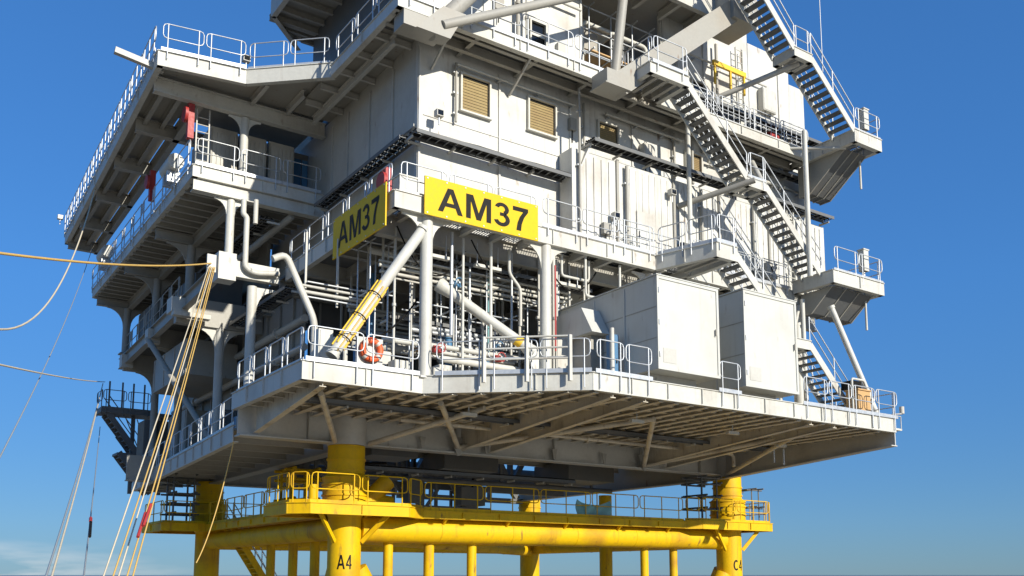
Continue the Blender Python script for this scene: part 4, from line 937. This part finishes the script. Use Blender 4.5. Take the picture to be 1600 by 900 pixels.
pipe('white crooked pipe hanging behind the right end of the sign', [(3.9,-5.2,11.8),(3.9,-5.2,10.9),(4.4,-5.2,10.4),(4.4,-5.2,9.0)],0.06,WHITE,False)
pipe('grey high pipe running along the open level ceiling', [(-0.8,-3.3,11.4),(7.9,-3.3,11.4)],0.12,GREY)
pipe('white waste pipe low behind the rails', [(1.2,-5.0,7.4),(4.6,-5.0,7.4),(4.6,-3.0,7.4)],0.12,WHITE)
pipe('dark blue standpipe deep in the open level', [(0.6,-0.6,6.3),(0.6,-0.6,11.5)],0.16,BLUE)
pipe('second dark blue standpipe deep in the open level', [(2.9,-2.6,6.3),(2.9,-2.6,9.0),(2.9,0.6,9.0)],0.14,BLUE)
for i,(x,y,r,h,mm,la) in enumerate(((1.6,0.8,0.7,2.6,GREY,'grey upright tank deep in the open level'),(5.9,0.4,0.9,3.4,MID,'large dark grey tank deep in the open level'),(3.3,-4.4,0.35,1.3,BLUE,'small blue drum behind the front guard rail'))):
    t = T('storage_tank', la, 'tank', (x,y,6.3))
    MB().tube((x,y,6.3),(x,y,6.3+h),r,20).build('shell', mm, t); MB().tube((x,y,6.3+h),(x,y,6.3+h+.25),r,20,r*.4).build('dome', mm, t)
    for f in (.2,.8): MB().tube((x,y,6.3+h*f),(x,y,6.3+h*f+.05),r*1.03,20).build('band', DARK, t)
def cabinet(label, x0,x1,y0,y1,z0,z1,m):
    t = T('control_cabinet', label, 'cabinet', (x0,y0,z0))
    MB().box(x0,x1,y0,y1,z0,z1).build('body', m, t); MB().box(x0+.05,x1-.05,y0-.025,y0-.003,z0+.05,z1-.05).build('door', m, t); MB().box(x1-.14,x1-.1,y0-.05,y0-.026,(z0+z1)/2-.08,(z0+z1)/2+.08).build('handle', BLACK, t)
cabinet('pale speckled control cabinet right of the second column', 5.35,6.1,-6.1,-5.7,6.9,8.5,WHITE)
cabinet('narrow dark blue cabinet under the shaded cowl', 6.1,6.4,-8.3,-8.0,6.4,8.3,BLUE)
pipe('white post beside the dark blue cabinet', [(5.85,-8.6,6.4),(5.85,-8.6,8.4)],0.08,WHITE,False)
cabinet('pale cabinet near the lashed brace foot', -1.3,-0.7,-4.9,-4.4,6.4,7.4,WHITE)
cabinet('grey cabinet between brace and lifebuoy', -3.2,-2.7,-4.7,-4.3,6.4,7.9,WHITE)
cabinet('dark blue cabinet left of the front column', -0.6,0.1,-2.2,-1.7,6.3,8.3,BLUE)
for i,(x,y,w1,h1,la) in enumerate(((0.5,-5.7,0.6,0.5,'small pale crate behind the front column foot'),(1.0,-5.2,0.5,0.75,'upright pale crate right of the front column'),(-0.9,-5.6,0.5,0.6,'pale crate left of the front column'))):
    t = T('crate', la, 'crate', (x,y,6.3)); MB().box(x,x+w1,y,y+.5,6.32,6.4+h1).build('box', WHITE, t)
    for k in (0.08,0.5,0.92): MB().box(x+w1*k-.03,x+w1*k+.03,y-.02,y-.003,6.33,6.39+h1).build('slat', GREY, t)
# lifebuoy
t = T('lifebuoy', 'orange red lifebuoy on the guard rail beside the lashed brace', 'lifebuoy', (-1.95,-6.0,7.05))
c = V((-1.95,-6.02,7.08)); 
MB().path([c + 0.31*V((math.cos(i*math.pi/12),0,math.sin(i*math.pi/12))) for i in range(24)],0.10,10,True).build('ring', ORANGE, t)
for i in range(4):
    a = math.pi/4 + i*math.pi/2; p = c + 0.31*V((math.cos(a),0,math.sin(a))); d = V((-math.sin(a),0,math.cos(a)))
    MB().tube(p-d*.05,p+d*.05,0.106,10).build('white_band', WHITE, t)
MB().box(-2.4,-1.5,-5.9,-5.82,6.62,7.5).build('back_board', WHITE, t)
# far right deck corner gear
t = T('wooden_crate', 'orange brown crate beside the far right guard rail', 'crate', (19,-9,6.4))
MB().box(18.3,19.1,-9.4,-8.8,6.4,7.5).build('box', WOOD, t); MB().box(18.25,19.15,-9.45,-8.75,7.503,7.56).build('lid', WOOD, t)
t = T('small_davit', 'dark folding davit frame above the orange crate', 'davit', (18.6,-9,6.4))
MB().path(bent([(18.2,-9.2,6.4),(18.2,-9.2,8.0),(19.0,-9.2,8.0),(19.6,-9.2,6.9)],.1),0.05,6).build('frame', WHITE, t); MB().box(18.3,18.9,-9.15,-8.6,7.6,7.95).build('hood', BLACK, t)
t = T('marine_lantern', 'white marine lantern outside the far right rail', 'lantern', (20.5,-9.7,6.6))
MB().tube((20.1,-9.7,6.6),(20.8,-9.7,6.7),0.04,6).build('arm', GALV, t); MB().tube((20.8,-9.7,6.7),(20.8,-9.7,7.0),0.1,10).build('lamp', WHITE, t)
t = T('outboard_bracket', 'small pale outboard platform beyond the right deck end', 'bracket', (20.6,-9.4,6.2))
MB().box(20.15,20.9,-9.6,-9.1,6.0,6.08).build('plate', WHITE, t); MB().path([(20.2,-9.6,6.05),(20.2,-9.6,6.6),(20.85,-9.6,6.6),(20.85,-9.6,6.05)],.02,6).build('hoop', WHITE, t)

def rack(label, x0, x1, y, z, n=5, m=WHITE, r=0.05, drops=4, top=12.0):
    t = T('pipe_rack', label, 'pipe rack', (x0, y, z))
    for k in range(n):
        rr = r*random.choice((0.7,1,1.3)); zz = z + k*0.19
        MB().tube((x0+random.uniform(0,.4),y+0.08*(k%2),zz),(x1-random.uniform(0,.5),y+0.08*(k%2),zz),rr,8).build('pipe', random.choice((m,m,GALV,GREY)), t)
    for k in range(drops):
        x = x0+0.3+(x1-x0-0.6)*k/max(1,drops-1)
        MB().bar((x,y+0.22,z-0.15),(x,y+0.22,top),0.07,0.07).build('hanger', GREY, t)
    return t
rack('bright pipe rack high behind the front columns', -0.8, 7.9, -4.0, 10.3, 5, WHITE, 0.05, 8)
rack('bright pipe rack low behind the guard rail', 0.4, 4.7, -4.8, 7.5, 3, WHITE, 0.07, 4, 9.2)
rack('pipe rack at mid height behind the stowed boom', 1.2, 7.8, -2.6, 8.6, 4, GALV, 0.07, 7)
rack('pipe rack deep inside at mid height', 0.2, 7.9, 0.8, 9.6, 6, WHITE, 0.08, 6)
rack('pipe rack right of the second column', 5.3, 8.1, -4.9, 9.0, 4, WHITE, 0.05, 4)
rack('pipe rack behind the lashed brace', -3.0, 0.0, -2.4, 9.6, 4, GALV, 0.05, 3)
rack('low pipe rack at the back of the open level', 0.6, 7.8, 2.6, 7.3, 5, GREY, 0.1, 5, 11.8)
for i, (x, y, z0, m2, la) in enumerate(((-0.45,-4.6,6.4,WHITE,'slim white standpipe left of the front column'),(0.75,-3.6,6.4,WHITE,'slim white standpipe right of the front column'),(1.4,-5.3,8.2,GALV,'thin hanging conduit before the pipe racks'),(2.05,-5.0,6.4,WHITE,'white standpipe under the middle of the sign'),
        (2.7,-4.4,6.4,GALV,'thin steel standpipe under the middle of the sign'),(3.1,-5.2,7.9,WHITE,'white hanging conduit under the right half of the sign'),(3.85,-3.9,6.4,TEAL,'teal standpipe left of the second column'),(4.35,-4.7,8.8,GALV,'thin hanging conduit near the second column'),
        (6.2,-5.0,6.4,WHITE,'white standpipe right of the second column'),(6.9,-4.2,6.4,GALV,'thin steel standpipe beside the shaded cowl'),(7.6,-5.2,9.4,WHITE,'white hanging conduit above the shaded cowl'),(5.75,-3.2,6.4,GREY,'grey standpipe behind the speckled cabinet'))):
    pipe(la, [(x,y,z0),(x,y,11.9)], (0.05,0.04,0.06)[i % 3], m2, i % 2 == 0)
for i, (x, y, z, la) in enumerate(((0.4,-4.9,11.0,'strip lamp nearest the front column'),(2.6,-4.9,11.0,'strip lamp under the middle of the sign'),(6.3,-4.9,11.0,'strip lamp right of the second column'))):
    t = T('strip_lamp', la, 'lamp', (x,y,z)); MB().box(x,x+1.1,y-.09,y+.09,z,z+.11).build('housing', WHITE, t)
    for q in (.1,1.0): MB().tube((x+q,y,z+.11),(x+q,y,11.9),.02,6).build('hanger', GALV, t)
for i, (x, y, z, w1, m2, la) in enumerate(((1.9,-4.0,6.4,1.1,GREY,'grey pump skid behind the low pipes'),(3.3,-2.0,6.4,1.5,MID,'larger pump skid further inside'),(-2.3,-3.0,6.4,1.2,WHITE,'white pump skid behind the lashed brace'),(5.6,-2.4,6.4,1.4,GREY,'grey pump skid beside the plated room'))):
    t = T('pump_skid', la, 'pump', (x,y,z)); MB().box(x,x+w1,y,y+.7,z,z+.18).build('base', DARK, t); MB().tube((x+.15,y+.35,z+.55),(x+w1*.6,y+.35,z+.55),.28,14).build('motor', m2, t)
    MB().tube((x+w1*.6,y+.35,z+.5),(x+w1*.9,y+.35,z+.5),.2,14,.32).build('casing', m2, t); MB().path(bent([(x+w1*.8,y+.35,z+.6),(x+w1*.8,y+.35,z+1.5),(x+w1*.8,y+.9,z+1.7)],.2),.09,8).build('outlet', m2, t); MB().tube((x+.3,y+.35,z+.18),(x+.3,y+.35,z+.4),.1,8).build('foot', DARK, t)
for i, (p, q, sg, la) in enumerate((((-0.6,-5.0,11.8),(2.4,-4.6,11.6),1.3,'black cable looping under the left half of the sign'),((2.2,-5.3,11.8),(4.6,-5.0,11.3),0.8,'black cable looping under the right half of the sign'),((5.2,-5.6,11.6),(8.0,-5.2,11.7),1.0,'black cable looping above the shaded cowl'),((-2.6,-4.0,8.2),(0.0,-5.4,9.2),0.9,'black cable hanging behind the lashed brace'))):
    pts = [lerp(p,q,k/16)-V((0,0,4*sg*(k/16)*(1-k/16))) for k in range(17)]; tag(MB().path(pts,0.03,6).build('loose_cable', BLACK), la, 'cable')
for i, (x, y, z, m2, la) in enumerate(((1.1,-4.85,7.75,RED,'red hand valve on the low pipe rack'),(3.6,-4.85,7.75,RED,'red hand valve on the low pipe rack near the second column'),(2.3,-4.05,10.5,BLUE,'blue hand valve on the high pipe rack'),(6.2,-4.95,9.2,RED,'red hand valve right of the second column'),(5.0,-2.65,8.8,BLUE,'blue hand valve behind the stowed boom'))):
    t = T('hand_valve', la, 'valve', (x,y,z)); MB().tube((x-.16,y,z),(x+.16,y,z),.13,10).build('body', m2, t); MB().tube((x,y-.32,z),(x,y,z),.03,6).build('spindle', GALV, t)
    MB().path([V((x,y-.32,z))+.16*V((math.cos(k*math.pi/8),0,math.sin(k*math.pi/8))) for k in range(16)],.022,6,True).build('hand_wheel', m2, t)
# dark steelwork between main deck and jacket
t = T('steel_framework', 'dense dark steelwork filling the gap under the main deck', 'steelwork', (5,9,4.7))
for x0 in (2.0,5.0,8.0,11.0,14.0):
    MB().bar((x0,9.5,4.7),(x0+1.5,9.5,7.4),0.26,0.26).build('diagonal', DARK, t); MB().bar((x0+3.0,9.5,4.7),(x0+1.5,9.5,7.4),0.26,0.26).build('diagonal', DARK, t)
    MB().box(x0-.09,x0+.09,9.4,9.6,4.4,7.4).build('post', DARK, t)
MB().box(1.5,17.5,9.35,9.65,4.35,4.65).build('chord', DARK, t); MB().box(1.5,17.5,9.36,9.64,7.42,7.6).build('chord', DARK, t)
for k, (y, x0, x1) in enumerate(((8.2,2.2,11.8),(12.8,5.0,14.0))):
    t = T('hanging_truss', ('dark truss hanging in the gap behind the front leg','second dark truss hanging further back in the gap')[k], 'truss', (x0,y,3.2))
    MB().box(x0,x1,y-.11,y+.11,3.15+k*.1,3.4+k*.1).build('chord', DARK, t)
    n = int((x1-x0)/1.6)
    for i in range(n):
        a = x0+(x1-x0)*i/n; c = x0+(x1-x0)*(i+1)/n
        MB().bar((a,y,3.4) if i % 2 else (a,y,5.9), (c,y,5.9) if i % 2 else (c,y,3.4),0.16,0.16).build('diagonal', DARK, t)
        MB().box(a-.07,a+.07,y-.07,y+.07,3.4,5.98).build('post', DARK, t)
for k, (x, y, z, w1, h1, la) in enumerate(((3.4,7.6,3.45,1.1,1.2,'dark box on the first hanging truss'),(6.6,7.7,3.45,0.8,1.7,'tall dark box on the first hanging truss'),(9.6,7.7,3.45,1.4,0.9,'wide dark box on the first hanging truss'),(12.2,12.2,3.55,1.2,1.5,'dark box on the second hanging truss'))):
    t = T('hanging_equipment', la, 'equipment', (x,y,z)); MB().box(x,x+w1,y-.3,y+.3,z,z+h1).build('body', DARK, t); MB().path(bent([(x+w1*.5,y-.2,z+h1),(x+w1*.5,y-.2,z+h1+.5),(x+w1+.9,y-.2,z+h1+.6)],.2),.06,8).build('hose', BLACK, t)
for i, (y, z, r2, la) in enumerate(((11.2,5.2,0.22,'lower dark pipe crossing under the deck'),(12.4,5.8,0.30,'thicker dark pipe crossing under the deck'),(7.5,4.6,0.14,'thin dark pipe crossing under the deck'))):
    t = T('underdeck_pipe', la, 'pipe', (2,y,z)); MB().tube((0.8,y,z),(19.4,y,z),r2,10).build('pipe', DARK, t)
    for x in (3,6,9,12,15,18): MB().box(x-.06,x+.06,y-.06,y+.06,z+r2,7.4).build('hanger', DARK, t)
# ------------------------------------------------------------------ clutter in the upper recess
scaffold('scaffold in the open recess behind the heavy brace', (8.6,9.8,11.0,12.0), (-4.2,-3.2), (19.4,20.6,21.6,22.6,23.6), GALV, 0.035, (21.6,))
for i,(x,z,la) in enumerate(((8.9,21.9,'grey machine box at the left of the upper recess'),(10.4,22.0,'grey machine box in the middle of the upper recess'),(11.6,21.4,'grey machine box at the right of the upper recess'))):
    t = T('machine_box', la, 'machine', (x,-3.4,z)); MB().box(x-.4,x+.4,-3.9,-3.0,z,z+.8).build('body', DARK if i == 1 else MID, t)
    MB().tube((x,-3.45,z+.8),(x,-3.45,z+1.3),.12,10).build('stack', GALV, t)
pipe('looped pipe above the machines of the upper recess', [(8.3,-4.1,20),(8.3,-4.1,22.9),(11.9,-4.1,22.9),(11.9,-4.1,20.2)],0.09)
t = T('lifting_frame', 'yellow lifting frame on the wall below the grey pillar', 'frame', (15.5,-5,22))
MB().bar((14.9,-5.2,22.7),(17.0,-5.2,22.7),0.12,0.22).build('beam', STRAP, t)
for x in (15.0,16.0,16.9): MB().box(x-.04,x+.04,-5.24,-5.16,21.7,22.58).build('hanger', STRAP, t)
# conduits, lamps and boxes on the walls
for i,(x,z0,z1,la) in enumerate(((7.0,12.6,18.9,'dark vertical conduit left of the ribbed modules'),(7.9,16.9,18.9,'dark vertical conduit right of the second tan window'),(12.9,16.9,19.0,'dark conduit left of the middle stair head'),(1.9,16.4,18.7,'thin dark pipe left of the first tan window'))):
    y = -4.66 if z0 > 16 or x < 6.7 else -5.5
    t = T('conduit', la, 'conduit', (x,y,z0)); MB().tube((x,y,z0),(x,y,z1),0.05,8).build('pipe', MID, t)
    for f in (.15,.5,.85): MB().box(x-.1,x+.1,y,y+.1,z0+(z1-z0)*f-.03,z0+(z1-z0)*f+.03).build('clamp', GALV, t)
t = T('window_rail', 'long pale horizontal pipe above the tan windows', 'pipe', (2,-4.8,18.6))
MB().tube((1.9,-4.75,18.62),(7.4,-4.75,18.62),0.045,8).build('pipe', WHITE, t)
for x in (2,3.8,5.6,7.3): MB().box(x-.04,x+.04,-4.75,-4.505,18.55,18.6).build('bracket', GALV, t)
def lamp(label, x, y, z, dx=0, dy=-1):
    t = T('floodlight', label, 'lamp', (x,y,z), 'floodlights on the platform')
    MB().box(x-.14,x+.14,y-.12,y+.12,z,z+.24).build('housing', GREY, t); MB().box(x-.11,x+.11,y-.135,y-.123,z+.03,z+.21).build('lens', GLASSD, t); MB().tube((x,y,z-.3),(x,y,z),.03,6).build('bracket', GALV, t)
for x,y,z,la in ((1.0,-5.0,16.2,'small floodlight on the corner of the white wall'),(8.7,-5.6,13.9,'small floodlight on the first ribbed module'),(11.8,-5.6,15.6,'small floodlight high on the plain module panel'),(-3.8,1.9,20.0,'floodlight on the kink of the upper left platform'),(-6.9,24.5,20.1,'floodlight at the far end of the upper left platform'),(14.0,-6.0,13.4,'floodlight on the sign deck rail near the stairs')): lamp(la,x,y,z)
def jbox(label, x, y, z, w1=.35, h1=.45, m=MID):
    t = T('junction_box', label, 'junction box', (x,y,z)); MB().box(x,x+w1,y-.2,y-.003,z,z+h1).build('body', m, t); MB().tube((x+w1/2,y-.1,z),(x+w1/2,y-.1,z-.5),.025,6).build('cable', BLACK, t)
jbox('dark junction box low on the first ribbed module',8.1,-5.4,13.2); jbox('grey junction box between two ribbed modules',12.3,-5.4,13.0,.5,.7,DARK); jbox('grey box right of the second tan window',7.2,-4.5,17.6,.3,.5); jbox('pale box at the foot of the plain panel',14.0,-5.4,12.9,.5,.5,GREY)
jbox('dark junction box on the upper storey wall',3.6,-4.5,21.5,.4,.6,MID); jbox('pale junction box beside the black window',6.6,-4.5,20.6,.35,.5,GREY)
pipe('thin pipe on the upper storey wall', [(4.6,-4.75,19.5),(4.6,-4.75,24.5)],0.07,MID)
pipe('pipe along the roof walkway wall', [(0.8,-4.8,20.2),(5.0,-4.8,20.2),(5.0,-4.8,22.8),(7.7,-4.8,22.8)],0.06,WHITE)
# dark equipment hanging below the main deck
for i,(x,y,z,dx,dy,dz,la) in enumerate(((2.5,3.0,5.0,2.2,2.0,0.6,'dark cable drum box hung under the deck behind the front leg'),(7.2,5.0,4.9,3.0,2.0,0.8,'dark underdeck box near the middle of the jacket'),(14.5,5.0,4.8,3.0,3.0,0.9,'dark underdeck box near the right jacket leg'))):
    t = T('underdeck_box', la, 'box', (x,y,z)); MB().box(x,x+dx,y,y+dy,z,z+dz).build('body', DARK, t)
    for q in (x+.1,x+dx-.1): MB().tube((q,y+.1,z+dz),(q,y+.1,5.95),.04,6).build('hanger', DARK, t)
tray('dark cable tray under the deck behind the front girder', [(1.0,2.2,4.3),(12.5,2.2,4.3)],0.6,DARK)

tray('cable tray slung under the cantilevered main deck', [(-3.5,-4.2,5.62),(19.0,-4.2,5.62)], 0.4)
pipe('drain pipe slung under the cantilevered main deck', [(1.0,-2.4,5.6),(18.5,-2.4,5.6),(18.5,-2.4,5.0)], 0.08, UNDER)
for i, (x, y, la) in enumerate(((2.2,-5.2,'small lamp under the deck below the front column'),(8.0,-7.4,'small lamp under the deck below the left enclosure'),(13.0,-7.4,'small lamp under the deck below the right enclosure'),(17.5,-6.0,'small lamp under the deck near its right end'))):
    t = T('underdeck_lamp', la, 'lamp', (x,y,5.4)); MB().box(x-.3,x+.3,y-.08,y+.08,5.45,5.57).build('housing', WHITE, t); MB().tube((x,y,5.57),(x,y,5.9),.025,6).build('hanger', GALV, t)
# ------------------------------------------------------------------ ropes
def rope(label, p, q, sag, r, m, group=None, bits=()):
    p = V(p); q = V(q); n = 28
    pts = [lerp(p,q,i/n) - V((0,0,4*sag*(i/n)*(1-i/n))) for i in range(n+1)]
    o = MB().path(pts, r, 6).build('rope', m); tag(o, label, 'rope', group); return o
A0 = V((-4.38,3.4,12.1))
def beyond(p, q, k=1.2): return lerp(p, q, k)
rope('taut yellow line running left from the mooring beam', A0, beyond(A0, (-13.02,-12.0,6.5)), 0.25, 0.030, ROPEY)
for i, (x, m, la) in enumerate(((-10.75,ROPEW,'outermost pale mooring rope of the bundle below the mooring beam'),(-10.6,ROPEY,'second mooring rope from the left in the bundle below the mooring beam'),
        (-10.47,ROPEW,'middle pale mooring rope of the bundle below the mooring beam'),(-10.34,ROPEY,'second mooring rope from the right in the bundle below the mooring beam'),(-10.2,ROPEY,'innermost yellow mooring rope of the bundle below the mooring beam'))):
    a = A0 + V((0.06*i-0.1,-0.05,-0.15)); rope(la, a, beyond(a, (x,-12,-0.03)), (0.05,0.3,0.15,0.42,0.25)[i], 0.018, m, 'mooring rope bundle')
t = T('rope_marker', 'red wrapping on the mooring rope bundle', 'marker', (-10,-11.5,1))
for a, b2 in (((-9.62,-10.9,1.55),(-9.86,-11.35,1.05)),((-9.75,-11.0,1.35),(-10.0,-11.5,0.8))): MB().tube(a,b2,0.035,8).build('wrap', RED, t)
rope('slack pale rope arcing left from the upper platform', (-6.6,16,19.0), (-14.3,-13.5,5.2), 3.3, 0.03, ROPEW)
rope('thin dark line running left from the rear corner platform', (-4.2,23.5,9.8+1.0), beyond((-4.2,23.5,10.8),(-12.88,-12,4.14),1.1), 0.1, 0.022, ROPEW)
for i, x in enumerate((-11.86,-11.75)):
    rope(('outer','inner')[i] + ' rope of the pair slanting down from the far left corner', (-4.3,23.5,10.7), beyond((-4.3,23.5,10.7),(x,-12,-0.03)), 0.4, 0.024, (ROPEG,ROPEW)[i])
rope('thin grey rope with dark swivel hanging at the left', (-4.6,22,8.0), beyond((-4.6,22,8.0),(-11.13,-12,-0.03)), 0.5, 0.02, ROPEG)
t = T('rope_swivel', 'dark swivel shackle with red band on the thin left rope', 'swivel', (-11.06,-12,1.0))
MB().tube((-10.75,-10.4,1.15),(-10.9,-11.2,0.8),0.032,8).build('swivel', BLACK, t); MB().tube((-10.7,-10.1,1.25),(-10.75,-10.38,1.16),0.036,8).build('band', RED, t)
rope('thin line dangling from the lower side deck beside the jacket', (-4.31,0,4.65), (-5.4,0.1,0.4), 0.5, 0.02, ROPEY)
rope('faint grey line sagging across the sky at the left', (-5.9,20,17.2), beyond((-5.9,20,17.2),(-12.77,-12,2.46),1.1), 0.6, 0.016, ROPEG)
